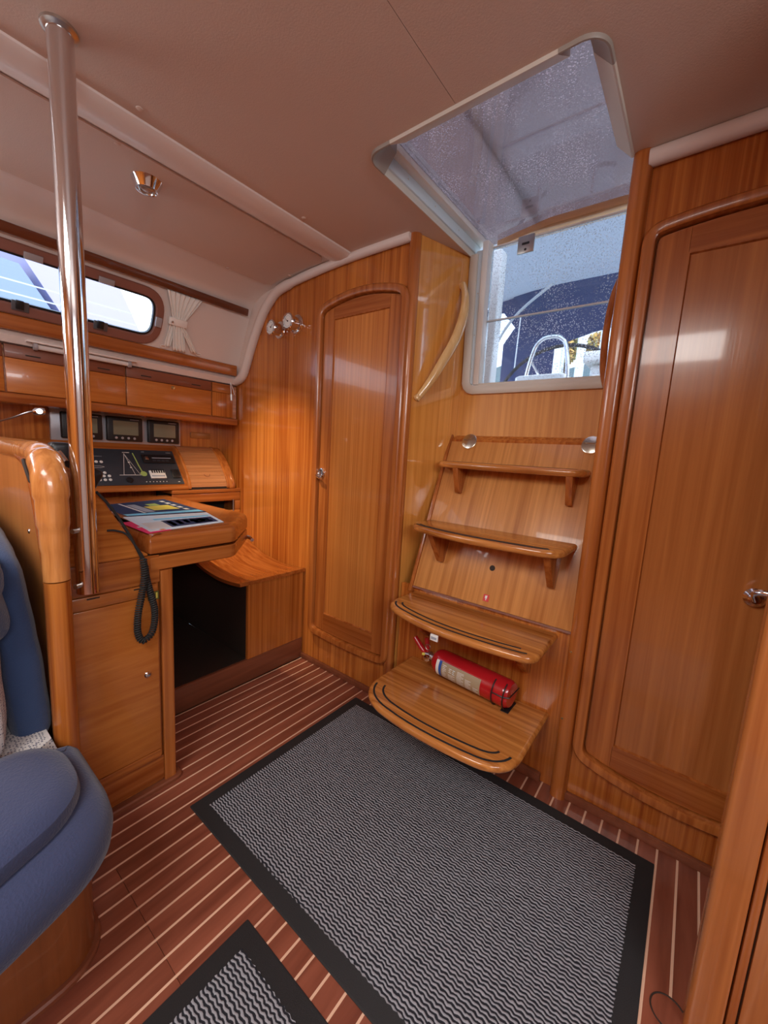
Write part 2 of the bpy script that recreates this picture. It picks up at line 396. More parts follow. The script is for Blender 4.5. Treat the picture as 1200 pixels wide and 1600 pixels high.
def rrect(x0, x1, y0, y1, r, seg=6): return fillet([(x0, y0), (x1, y0), (x1, y1), (x0, y1)], r, seg)
BH = 1.378        # face of the aft bulkhead
CZ = 1.985        # underside of the ceiling

# ================================================================== SETTING
# floor: planks divided by pale inlay strips
fl = thing('floor', 'mahogany cabin sole with pale lengthwise inlay strips', 'floor', (0, 0, 0), kind='structure')
box('sub_floor', dark_w, fl, -2.4, 1.9, -1.6, 1.75, -.06, -.012, 0)
pk = .0493; x_0 = .0078
pm = {}
def plankmesh(y0, y1):
    bm = bmesh.new(); bx(bm, -pk / 2 + .0028, pk / 2 - .0028, y0, y1, -.012, 0); me = bpy.data.meshes.new('plank'); bm.to_mesh(me); bm.free(); me.materials.append(plank_w); return me
mfull, mA, mB = plankmesh(-1.6, BH + .02), plankmesh(-1.6, .3145), plankmesh(.3155, BH + .02)
bm = bmesh.new(); bx(bm, -.0028, .0028, -1.6, BH + .02, -.012, .0002); mst = bpy.data.meshes.new('inlay_strip'); bm.to_mesh(mst); bm.free(); mst.materials.append(holly)
for k in range(-32, 20):
    xs = x_0 + k * pk
    o = link('inlay_strip', mst, None, fl); o.location.x = xs
    for me in ((mA, mB) if -1.1 < xs < .2 else (mfull,)):
        o = link('plank', me, None, fl); o.location.x = xs + pk / 2
lathe('finger_hole', plank_w, fl, [(0, .0008), (.030, .0008), (.031, 0)], (.104, .945, 0), (0, 0, 1))
tube('finger_hole_rim', void, fl, [(.104 + .032 * math.cos(t), .945 + .032 * math.sin(t), .0006) for t in [k * PI / 20 for k in range(40)]], .0016, 6, closed=True)

# aft bulkhead, teak veneer; the companionway well is open between X -.975 and -.245
wa = thing('wall_aft', 'varnished teak veneer bulkhead at the aft end of the cabin', 'wall', (0, BH, 0), kind='structure')
prism('veneer_panel', teak, wa, [(-2.42, .0), (-.985, 0), (-.985, 1.998), (-2.42, 1.998)], 1, BH + .004, BH + .03)
box('veneer_panel', teak, wa, -.225, .75, BH + .004, BH + .03, 0, 1.99, 0)
box('base_strip', dark_w, wa, -1.59, -.99, BH - .012, BH + .004, 0, .028, .004)
box('base_strip', dark_w, wa, -.235, .75, BH - .012, BH + .004, 0, .028, .004)

# side wall of the companionway well, golden veneer, slightly splayed
wl = thing('wall_stairwell_left', 'glossy golden teak side wall left of the companionway steps', 'wall', (-.94, 1.5, 0), kind='structure')
sw = lambda y: -.975 + (y - BH) * (.09 / .272)
prism('veneer_panel', golden, wl, [(-.975, BH), (sw(1.60), 1.60), (sw(1.60) - .02, 1.60), (-.995, BH + .01)], 2, 0, CZ + .03)
prism('corner_strip', golden, wl, [(sw(1.601), 1.601), (sw(1.66), 1.66), (sw(1.66) - .02, 1.66), (sw(1.601) - .02, 1.601)], 2, 0, CZ + .03)
tube('edge_post', solid, wl, [(-.990, BH + .006, 0), (-.990, BH + .006, CZ)], .0235, 20)
wr = thing('wall_stairwell_right', 'teak side wall right of the companionway steps', 'wall', (-.24, 1.5, 0), kind='structure')
box('veneer_panel', golden, wr, -.246, -.225, BH + .02, 1.68, 0, 2.02, 0)
wb = thing('wall_stairwell_back', 'golden teak panel under the companionway washboards', 'wall', (-.57, 1.66, 0), kind='structure')
box('veneer_panel', golden_m, wb, -.99, -.24, 1.655, 1.675, 0, 1.435, 0)
box('corner_strip', golden, wb, -.885, -.862, 1.655, 1.675, 1.436, 1.99, 0)

# rounded post at the starboard side of the steps
cp = thing('trim_1', 'rounded solid teak post right of the companionway steps, floor to ceiling', 'post', (-.266, BH, 0), kind='structure')
prism('post', solid, cp, fillet([(-.257, 1.352), (-.206, 1.352), (-.206, 1.42), (-.257, 1.42)], [.026, .026, .004, .004], 8), 2, 0, CZ)
for z in (.53, .293): lathe('screw_cap', brass, cp, [(.0035, 0), (.0035, .001), (0, .0016)], (-.245, 1.354, z), (0, -1, 0), 12)

# ceiling panels with the hatch opening cut out
ce = thing('ceiling', 'beige vinyl headliner panels with pale moulded joints', 'ceiling', (0, 0, CZ), kind='structure')
hatch_l = arc(-.83, 1.0, .05, PI, PI / 2 * 3, 6)
hatch_r = arc(-.305, 1.0, .05, PI * 1.5, PI * 2, 6)
polyA = [(-1.31, -1.6), (-.5855, -1.6), (-.5855, .95)] + hatch_l[::-1] + [(-.88, 1.70), (-1.02, 1.70), (-1.02, 1.41), (-1.31, 1.41)]
polyB = [(-.5843, -1.6), (1.9, -1.6), (1.9, 1.41), (-.24, 1.41), (-.24, 1.70), (-.255, 1.70)] + hatch_r[::-1] + [(-.5843, .95)]
for p in (polyA, polyB): prism('headliner_panel', liner, ce, p, 2, CZ, CZ + .02, .0)
def section_y(name, m, parent, prof, y0, y1, label=None): return prism(name, m, parent, prof, 1, y0, y1, label=label)
def thick(profile, t):     # open line -> closed band
    return list(profile) + offs(list(profile), t, False)[::-1]
pp = spline([(-1.43, 0, CZ), (-1.60, 0, CZ - .003), (-1.76, 0, CZ - .014), (-1.885, 0, CZ - .035)], 4)
section_y('outer_liner', liner2, ce, thick([(p.x, p.z) for p in pp], -.012), -1.6, BH + .003)
hp2 = [(p.x, p.z - .0005) for p in spline([(-1.443, 0, CZ - .001), (-1.60, 0, CZ - .004), (-1.75, 0, CZ - .014), (-1.862, 0, CZ - .029)], 4)]
bm = bmesh.new(); rows = []
NX = len(hp2)
for i, (x_, z_) in enumerate(hp2):
    u = i / (NX - 1); e_ = min(u, 1 - u) * .42; cut = .03 * max(0, 1 - e_ / .03) ** 2
    rows.append([bm.verts.new((x_, y_, z_ - dz)) for y_ in (-1.6, 1.333 - cut) for dz in (0, .0055)])
for a_, b_ in zip(rows, rows[1:]):
    bm.faces.new((a_[1], b_[1], b_[3], a_[3])); bm.faces.new((a_[2], a_[3], b_[3], b_[2])); bm.faces.new((a_[0], b_[0], b_[1], a_[1]))
for q in (rows[0], rows[-1]): bm.faces.new((q[0], q[1], q[3], q[2]))
fin(bm, 'headliner_panel', liner, ce)
# lengthwise moulded joint
jp = [(-1.435, CZ + .004), (-1.43, CZ - .006), (-1.40, CZ - .016), (-1.365, CZ - .019), (-1.325, CZ - .016), (-1.308, CZ - .005), (-1.305, CZ + .004)]
section_y('joint_moulding', liner2, ce, jp, -1.6, BH + .003)
for x, y in ((-1.272, .503), (-1.285, 1.067), (-1.455, .513), (-1.452, 1.071), (-1.272, -.1), (-1.455, -.1), (-1.70, 1.335), (-1.86, 1.10)):
    lathe('screw_cap', liner, ce, [(.009, 0), (.0085, .002), (.005, .0035), (0, .004)], (x, y, CZ - (.0 if x > -1.4 else .0055 if x > -1.5 else .016 if x > -1.8 else .034)), (0, 0, -1), 16)
# coving along the top of the bulkhead, running down the hull side
co = thing('trim_2', 'pale moulded coving over the left half of the aft bulkhead', 'trim', (-1.5, BH, 1.95), kind='structure')
def cove(parent, line, r=.022, y=BH - .012, name='coving'):
    bm = bmesh.new(); tube_bm(bm, [(a, y, b) for a, b in line], r, 12, up=(0, 1, 0), flat=1.0); return fin(bm, name, liner2, parent)
cl = [(-.998, 1.977), (-1.2, 1.978), (-1.4, 1.974), (-1.6, 1.962), (-1.75, 1.948), (-1.84, 1.93), (-1.90, 1.895), (-1.96, 1.84), (-2.02, 1.755), (-2.07, 1.67), (-2.11, 1.59), (-2.15, 1.53), (-2.21, 1.505), (-2.30, 1.50)]
cove(co, [(p.x, p.y) for p in spline([Vector((a, b, 0)) for a, b in cl], 4)], [.02] * 4 * 4 + [.024] * 100)
prism('return_panel', liner2, co, [(x_, z_ + (.006 if x_ > -1.9 else 0)) for x_, z_ in cl[2:]] + [(-2.42, 1.50), (-2.42, 1.999), (-1.4, 1.999)], 1, BH - .014, BH + .003)
c2 = thing('trim_3', 'pale moulded coving over the right-hand door', 'trim', (.2, BH, 1.95), kind='structure')
cove(c2, [(-.215, 1.963), (.1, 1.965), (.4, 1.96), (.75, 1.95)], .022)

# hull side liner (leans outboard going down) with its long port light
wls = thing('wall_left', 'pale moulded hull liner on the port side above the lockers', 'wall', (-2.1, .4, 1.7), kind='structure')
lx = lambda z: -2.07 - (1.86 - z) * (.13 / .28)
top = spline([Vector((-1.88, CZ - .034, 0)), Vector((-1.95, 1.938, 0)), Vector((-2.03, 1.905, 0)), Vector((-2.066, 1.868, 0))], 4)
section_y('upper_liner', liner2, wls, thick([(p.x, p.y) for p in top], -.012), -1.6, BH)
# window plane as a ring around the opening
wY0, wY1, wZ0, wZ1 = -.55, .908, 1.606, 1.812
def onhull(y, z, off=0): n = Vector((.28, 0, -.13)).normalized(); return Vector((lx(z), y, z)) + n * off
wo = rrect(wY0, wY1, wZ0, wZ1, .085, 8)
def hull_ring(name, m, parent, outer, inner, o0, o1, bevel=0, label=None):
    bm = bmesh.new(); n = len(outer); R_ = []
    for loop, off in ((outer, o0), (outer, o1), (inner, o1), (inner, o0)): R_.append([bm.verts.new(onhull(y, z, off)) for y, z in loop])
    for a in range(4):
        for i in range(n): bm.faces.new((R_[a][i], R_[a][(i + 1) % n], R_[(a + 1) % 4][(i + 1) % n], R_[(a + 1) % 4][i]))
    if bevel:
        bmesh.ops.recalc_face_normals(bm, faces=bm.faces[:])
        bmesh.ops.bevel(bm, geom=[e for e in bm.edges if e.calc_face_angle(0) > 1.2], offset=bevel, segments=3, affect='EDGES', clamp_overlap=True)
    return fin(bm, name, m, parent, label=label)
def stretch_outer(loop, y0, y1, z0, z1):   # project a loop outwards on to a big rectangle
    cy, cz = (wY0 + wY1) / 2, (wZ0 + wZ1) / 2; out = []
    for y, z in loop:
        dy, dz = y - cy, z - cz; t = 1e9
        if dy: t = min(t, ((y1 if dy > 0 else y0) - cy) / dy)
        if dz: t = min(t, ((z1 if dz > 0 else z0) - cz) / dz)
        out.append((cy + dy * t, cz + dz * t))
    return out
hull_ring('side_liner', liner2, wls, stretch_outer(wo, -1.6, BH, 1.52, 1.872), wo, -.04, 0)
for y0_, y1_ in ((-1.6, -1.3), (1.2, BH)):   # corners the projected ring cuts off
    pass
section_y('lower_liner', liner2, wls, thick([(-2.226, 1.522), (-2.212, 1.508), (-2.222, 1.492), (-2.30, 1.478), (-2.41, 1.474)], .01), -1.6, BH)
bm = bmesh.new(); v = [bm.verts.new(onhull(y, z, -.003)) for y, z in ((.99, 1.52), (BH, 1.52), (BH, 1.872), (.99, 1.872))]; bm.faces.new(v)
v = [bm.verts.new(onhull(y, z, -.02)) for y, z in ((.99, 1.52), (BH, 1.52), (BH, 1.872), (.99, 1.872))]; bm.faces.new(v[::-1])
fin(bm, 'side_liner', liner2, wls)
box('side_board', teak, wls, -2.42, -2.40, -1.6, BH + .02, 0, 1.50, 0)
wn = thing('window_1', 'long port light with brown frame and grey latches on the port side', 'window', (-2.13, .2, 1.7), kind='structure')
fi = offs(ccw(wo), .022); fo = offs(ccw(wo), -.014)
brown = mat('brown_frame', (.27, .115, .085), .4, coat=.2)
hull_ring('frame', brown, wn, fo, fi, .0, .014, .004)
gi = offs(ccw(wo), .03)
hull_ring('gasket', black, wn, offs(ccw(wo), .021), gi, -.012, .004)
bm = bmesh.new(); bm.faces.new([bm.verts.new(onhull(y, z, -.006)) for y, z in offs(ccw(wo), .024)]); fin(bm, 'pane', clear, wn)
def onh_box(name, m, parent, yc, zc, hy, hz, o0, o1, bev=.002):
    bm = bmesh.new(); vs_ = [bm.verts.new(onhull(yc + a * hy, zc + b * hz, o)) for o in (o0, o1) for a, b in ((-1, -1), (1, -1), (1, 1), (-1, 1))]
    for f in ((3, 2, 1, 0), (4, 5, 6, 7), (0, 1, 5, 4), (1, 2, 6, 5), (2, 3, 7, 6), (3, 0, 4, 7)): bm.faces.new([vs_[i] for i in f])
    return fin(bm, name, m, parent, bev)
latch_m = mat('smoky_latch_plastic', (.10, .10, .11), .3)
clear_p = mat('clear_hinge_plastic', (.38, .36, .38), .25)
for y in (.437, .676, .0): onh_box('hinge', clear_p, wn, y, 1.796, .028, .011, .012, .024)
for y in (.404, .671, .0):
    l = onh_box('latch', latch_m, wn, y, 1.626, .026, .017, .012, .022); onh_box('latch_lever', black, l, y - .004, 1.632, .012, .015, .022, .034)
onh_box('latch', clear_p, wn, .900, 1.70, .014, .02, .012, .024)

# far side of the cabin, behind the camera: closes the room (only seen in reflections)
wf = tag(box('wall_front', teak, None, -2.42, 1.92, -1.63, -1.6, -.06, 2.02, 0), 'teak bulkhead at the forward end of the cabin', 'wall', kind='structure')
wrt = tag(box('wall_right', liner2, None, 1.9, 1.93, -1.6, .98, -.06, 2.02, 0), 'pale starboard side of the cabin', 'wall', kind='structure')
wp = tag(box('wall_passage', teak, None, .75, .78, .98, 1.42, -.06, 2.02, 0), 'teak end of the passage by the right-hand door', 'wall', kind='structure')

# near-right bulkhead with a rounded jamb
nb = thing('wall_right_near', 'teak partition end with rounded jamb at the right edge of the cabin', 'wall', (.2, .95, 0), kind='structure')
prism('jamb', teak_s, nb, fillet([(.128, .936), (.182, .932), (.182, .992), (.128, .986)], [.012, .004, .004, .016], 6), 2, 0, CZ)
box('bead', solid, nb, .185, .199, .937, .985, 0, CZ, .004)
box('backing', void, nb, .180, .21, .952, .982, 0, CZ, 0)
box('veneer_panel', teak_s, nb, .203, 1.9, .944, .98, 0, CZ, .002)

# ------------------------------------------------------------------ doors: moulded surround, stiles and rails proud of the panel
def door(name, label, pm_, x0, x1, z0, z1, ztop_mid, zbot_mid, r, stile, rail_t, rail_b, yf, loc):
    d = thing(name, label, 'door', loc, kind='structure')
    cx = (x0 + x1) / 2; hw = (x1 - x0) / 2
    def loop(ins, rr):
        a, b = x0 + ins, x1 - ins; N = 14; pts = []
        zt = lambda x: z1 - ins + (ztop_mid - z1) * (1 - ((x - cx) / hw) ** 2)
        zb = lambda x: z0 + ins + (zbot_mid - z0) * (1 - ((x - cx) / hw) ** 2)
        bot = [(a + (b - a) * k / N, zb(a + (b - a) * k / N)) for k in range(N + 1)]
        topp = [(b - (b - a) * k / N, zt(b - (b - a) * k / N)) for k in range(N + 1)]
        rad = [0] * (2 * N + 2)
        pts = bot + topp
        # round the four corners by trimming to a radius
        def trim(seq, rr_):
            return seq
        out = []
        def corner(p_prev, c, p_next):
            c = Vector(c); u = (Vector(p_prev) - c).normalized(); v = (Vector(p_next) - c).normalized()
            p, q = c + u * rr, c + v * rr
            return [tuple(p * (1 - t) ** 2 + c * 2 * t * (1 - t) + q * t ** 2) for t in [i / 8 for i in range(9)]]
        mid_b = [p for p in bot if a + rr * 1.02 < p[0] < b - rr * 1.02]; mid_t = [p for p in topp if a + rr * 1.02 < p[0] < b - rr * 1.02]
        out += corner(topp[-1], bot[0], mid_b[0]) + mid_b + corner(mid_b[-1], bot[-1], topp[0]) + corner(bot[-1], topp[0], mid_t[0]) + mid_t + corner(mid_t[-1], topp[-1], bot[0])
        return out
    base = loop(0, r)
    sec = [(0, BH + .004), (0, yf + .010), (.002, yf + .004), (.007, yf), (.025, yf), (.031, yf + .003), (.033, yf + .010), (.033, BH + .004)]
    sweepring('frame', solid, d, base, [(q[0], q[1]) for q in sec], 1)
    lf = offs(ccw(base), .0375)
    xs = [p[0] for p in lf]; zs = [p[1] for p in lf]; a, b = min(xs), max(xs)
    def clip(poly, xa, xb):   # keep the polygon between two vertical lines
        for s, lim in ((1, xa), (-1, -xb)):
            out = []
            for i in range(len(poly)):
                p, q = poly[i - 1], poly[i]; fp, fq = s * p[0] >= lim, s * q[0] >= lim
                if fp != fq:
                    t = (s * lim - p[0]) / (q[0] - p[0]); out.append((s * lim, p[1] + t * (q[1] - p[1])))
                if fq: out.append(q)
            poly = out
        return poly
    def clipz(poly, za, zb): return [(q[1], q[0]) for q in clip([(p[1], p[0]) for p in poly], za, zb)]
    ly = yf + .020
    prism('stile', solid, d, clip(lf, a - .01, a + stile), 1, ly, BH + .002)
    prism('stile', solid, d, clip(lf, b - stile, b + .01), 1, ly, BH + .002)
    inner = clip(lf, a + stile + .0008, b - stile - .0008)
    prism('rail', solid_x, d, clipz(inner, rail_t, 9), 1, ly, BH + .002)
    prism('rail', solid_x, d, clipz(inner, -9, rail_b), 1, ly, BH + .002)
    prism('panel', pm_, d, clipz(inner, rail_b + .0005, rail_t - .0005), 1, ly + .0055, BH + .002)
    # thin bead round the panel
    bl = [(a + stile, rail_b), (b - stile, rail_b), (b - stile, rail_t), (a + stile, rail_t)]
    sweepring('bead', solid, d, bl, [(0, ly + .006), (0, ly - .0012), (.003, ly - .0012), (.006, ly + .006)], 1)
    return d, a, b
d1, a1, b1 = door('door_1', 'narrow arched teak door left of the steps with chrome pull', teak_d, -1.512, -.984, .185, 1.792, 1.838, .172, .055, .062, 1.733, .302, 1.346, (-1.24, 1.36, .18))
# handle: chrome shell cup with a little lever
hp_ = lathe('handle', chrome, d1, [(.0, .002), (.014, .002), (.019, .010), (.023, .008), (.024, 0)], (-1.458, 1.3665, 1.02), (0, -1, 0), 24, label='chrome finger pull')
tube('lever', chrome, hp_, [(-1.476, 1.350, 1.008), (-1.455, 1.338, 1.002), (-1.425, 1.332, .996)], [.008, .009, .006], 10)
d2, a2, b2 = door('door_2', 'large teak door right of the steps with chrome lever handle', teak_s, -.205, .345, .18, 1.785, 1.81, .135, .05, .072, 1.700, .262, 1.346, (.07, 1.36, .15))
h2 = lathe('handle', chrome, d2, [(.024, 0), (.024, .004), (.016, .012), (.016, .022), (.011, .027), (0, .028)], (.158, 1.3665, .822), (0, -1, 0), 28, label='chrome lever handle')
tube('lever', chrome, h2, spline([(.158, 1.333, .822), (.153, 1.325, .840), (.170, 1.318, .848), (.205, 1.316, .845), (.255, 1.318, .842)], 6), .0085, 12)

# ================================================================== COMPANIONWAY opening, washboards and sliding hatch
wc = thing('window_2', 'clear dusty acrylic washboards in a pale aluminium companionway frame', 'window', (-.57, 1.66, 1.43), kind='structure')
fr_o = [(-.300, 1.412), (-.835, 1.412), (-.862, 1.440), (-.884, 2.0)]
bm = bmesh.new()
path = spline([Vector((-.262, 1.428, 0)), Vector((-.6, 1.428, 0)), Vector((-.815, 1.428, 0))], 2)[:-1] + [Vector((p[0], p[1], 0)) for p in [(-.822, 1.429), (-.838, 1.434), (-.850, 1.446), (-.856, 1.462)]] + [Vector((-.862, 1.70, 0)), Vector((-.866, 1.985, 0))]
sweepring('frame', alu_l, wc, [(p.x, p.y) for p in path], [(-.018, 1.655), (.018, 1.655), (.018, 1.640), (.012, 1.636), (-.012, 1.636), (-.018, 1.640)], 1, closed=False)
prism('track', blue_gl, wc, [(-.848, 1.455), (-.822, 1.455), (-.832, 2.0), (-.858, 2.0)], 1, 1.650, 1.662)
for z in (1.52, 1.66, 1.83): lathe('screw', satin, wc, [(.003, 0), (.002, .001), (0, .001)], (-.838, 1.65, z), (0, -1, 0), 8)
prism('track_rib', white, wc, [(-.822, 1.450), (-.796, 1.450), (-.804, 2.03), (-.830, 2.03)], 1, 1.642, 1.70, .003)
box('sill', alu_l, wc, -.80, -.262, 1.645, 1.70, 1.444, 1.456, .003)
bm = bmesh.new(); bx(bm, -.80, -.262, 1.680, 1.686, 1.456, 1.716); fin(bm, 'lower_washboard', dusty, wc)
bm = bmesh.new(); bx(bm, -.80, -.262, 1.680, 1.686, 1.722, 2.012); fin(bm, 'upper_washboard', dusty, wc)
box('joint_strip', alu, wc, -.80, -.262, 1.678, 1.688, 1.716, 1.722, 0)
box('top_edge', white, wc, -.80, -.262, 1.676, 1.690, 2.010, 2.016, .001)
lk = box('lock_plate', satin, wc, -.690, -.625, 1.668, 1.678, 1.955, 2.02, .002)
box('key_slot', black, lk, -.672, -.643, 1.6665, 1.668, 1.985, 1.993, 0)
lathe('keyhole', black, lk, [(.005, 0), (.004, .001)], (-.657, 1.668, 1.967), (0, -1, 0), 12)
lathe('pivot_knob', white, wc, [(.011, 0), (.011, .012), (0, .014)], (-.812, 1.66, 1.975), (0, -1, 0), 16)

hz = thing('window_3', 'smoked acrylic sliding hatch over the companionway, seen from below', 'window', (-.57, 1.3, 2.05), kind='structure')
# lining of the opening: straight trims and darker corner pieces
def lining(name, m, pts, z0=CZ - .008, z1=2.05, t=.046, lab=None):
    sweepring(name, m, hz, pts, [(.002, z0 + .004), (0, z0), (-.004, z0), (-t, 2.022), (-t, z1), (.002, z1)], 2, closed=False, label=lab)
lining('trim_strip', alu_l, [(-.345, .95), (-.790, .95)], t=.072)
lining('trim_strip', alu_l, [(-.88, 1.04), (-.88, 1.655)], t=.006)
lining('trim_strip', alu_l, [(-.255, 1.36), (-.255, 1.04)])
lining('corner_piece', grey_c, [(-.789, .9495)] + [(p[0], p[1]) for p in arc(-.83, 1.0, .0505, PI * 1.5, PI, 8)] + [(-.8805, 1.039)])
lining('corner_piece', grey_c, [(-.2545, 1.039)] + [(p[0], p[1]) for p in arc(-.305, 1.0, .0505, 0, -PI / 2, 8)] + [(-.346, .9495)])
box('slide_rail', white, hz, -.870, -.838, 1.04, 1.70, 2.035, 2.06, .003)
box('slide_track', blue_gl, hz, -.8785, -.868, 1.02, 1.70, 2.0, 2.045, .002)
box('slide_rail', white, hz, -.272, -.258, 1.04, 1.70, 2.035, 2.06, .003)
for y in (1.15, 1.32, 1.5): lathe('screw', satin, hz, [(.003, 0), (.002, .001), (0, .001)], (-.868, y, 2.02), (1, 0, 0), 8)
bm = bmesh.new(); bx(bm, -.838, -.262, .96, 1.74, 2.055, 2.063); fin(bm, 'hatch_panel', smoke, hz)
grip = fillet([(-.80, 1.715), (-.57, 1.66), (-.27, 1.665), (-.262, 1.735), (-.81, 1.735)], [.0, .12, .0, 0, 0], 6)
prism('wooden_grip', wood('pale_grip', (.50, .27, .12), (.72, .45, .24), 'X', 30), hz, grip, 2, 2.030, 2.0545, .004)
box('cross_bar', white, hz, -.63, -.615, 1.0, 1.69, 2.066, 2.08, .003)

# ================================================================== STEPS
st = thing('companionway_steps', 'four teak treads with black grip strips on a sloping ladder panel', 'steps', (-.58, 1.39, 0))
nl = Vector((0, -.935, .353)).normalized()
def lad(x, z, off=0):   # point on the sloping panel
    return Vector((x, 1.38 + (z - .58) * (.24 / .635), z)) + nl * off
def slab(name, m, parent, x0, x1, z0, z1, o0, o1, bev=.0015, label=None):
    bm = bmesh.new(); q = [bm.verts.new(lad(x, z, o)) for o in (o0, o1) for x, z in ((x0, z0), (x1, z0), (x1, z1), (x0, z1))]
    for f in ((3, 2, 1, 0), (4, 5, 6, 7), (0, 1, 5, 4), (1, 2, 6, 5), (2, 3, 7, 6), (3, 0, 4, 7)): bm.faces.new([q[i] for i in f])
    return fin(bm, name, m, parent, bev, label=label)
slab('ladder_panel', ladder_w, st, -.888, -.247, .584, 1.212, -.018, 0)
slab('side_stringer', solid, st, -.905, -.8895, .56, 1.235, -.03, .003)
slab('bottom_rail', dark_w, st, -.8885, -.247, .5765, .5835, -.02, .0015, 0)
prism('upper_filler', teak, st, [(1.615, 1.2125), (1.652, 1.232), (1.652, .9)], 0, -.888, -.262)
box('kick_panel', teak, st, -.955, -.226, 1.395, 1.41, 0, .578, 0)
box('base_strip', dark_w, st, -.96, -.297, 1.378, 1.396, 0, .035, .005)
wm = mat('nickel_hinge', (.62, .60, .52), .22, 1)
for x in (-.80, -.315):
    h_ = lathe('hinge', wm, st, [(.0, .0025), (.031, .0025), (.034, .0012), (.034, 0)], lad(x, 1.205, .002), nl, 24, label='round nickel hinge')
    tube('hinge_pin', wm, h_, [lad(x - .026, 1.211, .005), lad(x + .026, 1.211, .005)], .0025, 8)
def tread(zt, yb, yf, yl, yr, rl, rr, xl=-.888, xr=-.298, th=.027, strips=((.018, .03), (.043, .05)), nose=.012):
    cx = -.58; hw = .295
    fy = lambda x: yf + (yl - yf) * ((x - cx) / hw) ** 2 * .45 if x < cx else yf + (yr - yf) * ((x - cx) / hw) ** 2 * .45
    N = 12; front = [(xl + (xr - xl) * k / N, fy(xl + (xr - xl) * k / N)) for k in range(N + 1)]
    body = fillet([(xl, yb)] + front + [(xr, yb)], [0, rl] + [.0] * (N - 1) + [rr, 0], 8)
    # big corner radii need the neighbouring points removed
    a = (xl, fy(xl)); b = (xr, fy(xr))
    def corner(p, q, c, n=10): p, q, c = Vector(p), Vector(q), Vector(c); return [tuple(p * (1 - t) ** 2 + c * 2 * t * (1 - t) + q * t * t) for t in [k / n for k in range(n + 1)]]
    fr_ = corner((xl, a[1] + rl), (xl + rl, fy(xl + rl)), a) + [p for p in front if xl + rl * 1.05 < p[0] < xr - rr * 1.05] + corner((xr - rr, fy(xr - rr)), (xr, b[1] + rr), b)
    poly = [(xl, yb)] + fr_ + [(xr, yb)]
    t = stack('tread', tread_w, st, poly, rprof(zt - th, zt, nose))
    for d, cut in strips:
        line = offs(fr_, d, False)
        L_ = [0]; 
        for p, q in zip(line, line[1:]): L_.append(L_[-1] + (Vector(q) - Vector(p)).length)
        seg = [p for p, l in zip(line, L_) if cut < l < L_[-1] - cut]
        sweepring('grip_strip', rubber, t, seg, [(-.0036, zt - .002), (.0036, zt - .002), (.0036, zt + .0009), (-.0036, zt + .0009)], 2, closed=False, label='black rubber grip strip')
    return t
def bracket(x, zt, yf, yb_top, yb_bot, zb, w=.011):
    p = [(yf, zt), (yb_top, zt), (yb_bot, zb), (yb_bot - .022, zb)]
    prism('bracket', solid, st, fillet(p, [0, 0, .004, .02], 5), 0, x - w, x + w, .003)
t1 = tread(1.116, 1.578, 1.455, 1.52, 1.50, .05, .05, strips=((.02, .03),))
t2 = tread(.862, 1.482, 1.255, 1.37, 1.32, .07, .07, strips=((.014, .06), (.027, .05)), xr=-.292)
t3 = tread(.560, 1.400, 1.125, 1.26, 1.20, .07, .045, strips=((.020, .03), (.046, .02)))
t4 = tread(.268, 1.395, .992, 1.10, 1.07, .12, .10, xl=-.875, xr=-.295, strips=((.020, .03), (.054, .03)))
for x in (-.785, -.345):
    bracket(x, 1.090, 1.475, lad(0, 1.090).y, lad(0, .985).y, .985)
    bracket(x, .836, 1.31, lad(0, .836).y, lad(0, .705).y, .705)
for x in (-.80, -.385):
    bracket(x, .534, 1.20, 1.394, 1.394, .39)
    bracket(x, .242, 1.12, 1.394, 1.394, .10)
lathe('finger_hole', void, st, [(.011, 0), (.010, .0008), (.008, -.002)], lad(-.568, .722, .0004), nl, 16)
sk = slab('red_sticker', mat('red_sticker', (.62, .03, .03), .4), st, -.576, -.553, .602, .626, .0002, .0008, 0, label='small red extinguisher sign')
slab('white_symbol', white_l, sk, -.569, -.561, .612, .622, .0008, .0012, 0); slab('white_symbol', white_l, sk, -.566, -.563, .606, .613, .0008, .0012, 0)
nt_ = box('step_tag', white_l, st, -.618, -.590, 1.086, 1.092, .535, .556, .001, label='small white tag on the tread nose'); box('tag_print', grey_l, nt_, -.614, -.594, 1.0852, 1.086, .541, .549, 0)

# grab handle, standing off the golden wall
gh = thing('grab_handle', 'bow-shaped pale wooden grab handle on the golden wall left of the steps', 'handle', (-.93, 1.5, 1.6))
nw = Vector((.272, -.09, 0)).normalized()
def wallp(y, z, off): return Vector((sw(y), y, z)) + nw * off
gp = spline([wallp(1.415, 1.362, .008), wallp(1.455, 1.43, .030), wallp(1.500, 1.52, .050), wallp(1.550, 1.62, .060), wallp(1.585, 1.72, .056), wallp(1.603, 1.80, .038), wallp(1.612, 1.865, .008)], 6)
pale_w = wood('handle_ash', (.60, .34, .12), (.82, .56, .26), 'Z', 40, rough=.15, coat=.7)
tube('grip', pale_w, gh, gp, [.011 + .008 * math.sin(PI * i / (len(gp) - 1)) for i in range(len(gp))], 12, up=nw, flat=1.15)
for y, z, s in ((1.418, 1.368, 1), (1.610, 1.858, -1)):
    tube('mount', pale_w, gh, [wallp(y, z, .0), wallp(y + .004 * s, z + .012 * s, .018)], [.014, .012], 10)
g2 = thing('grab_handle', 'matching wooden grab handle on the right wall of the stairwell, mostly hidden by the post', 'handle', (-.27, 1.5, 1.6))
tube('grip', solid, g2, spline([(-.264, 1.46, 1.38), (-.285, 1.48, 1.45), (-.297, 1.52, 1.58), (-.292, 1.55, 1.70), (-.264, 1.57, 1.80)], 6), .011, 12)

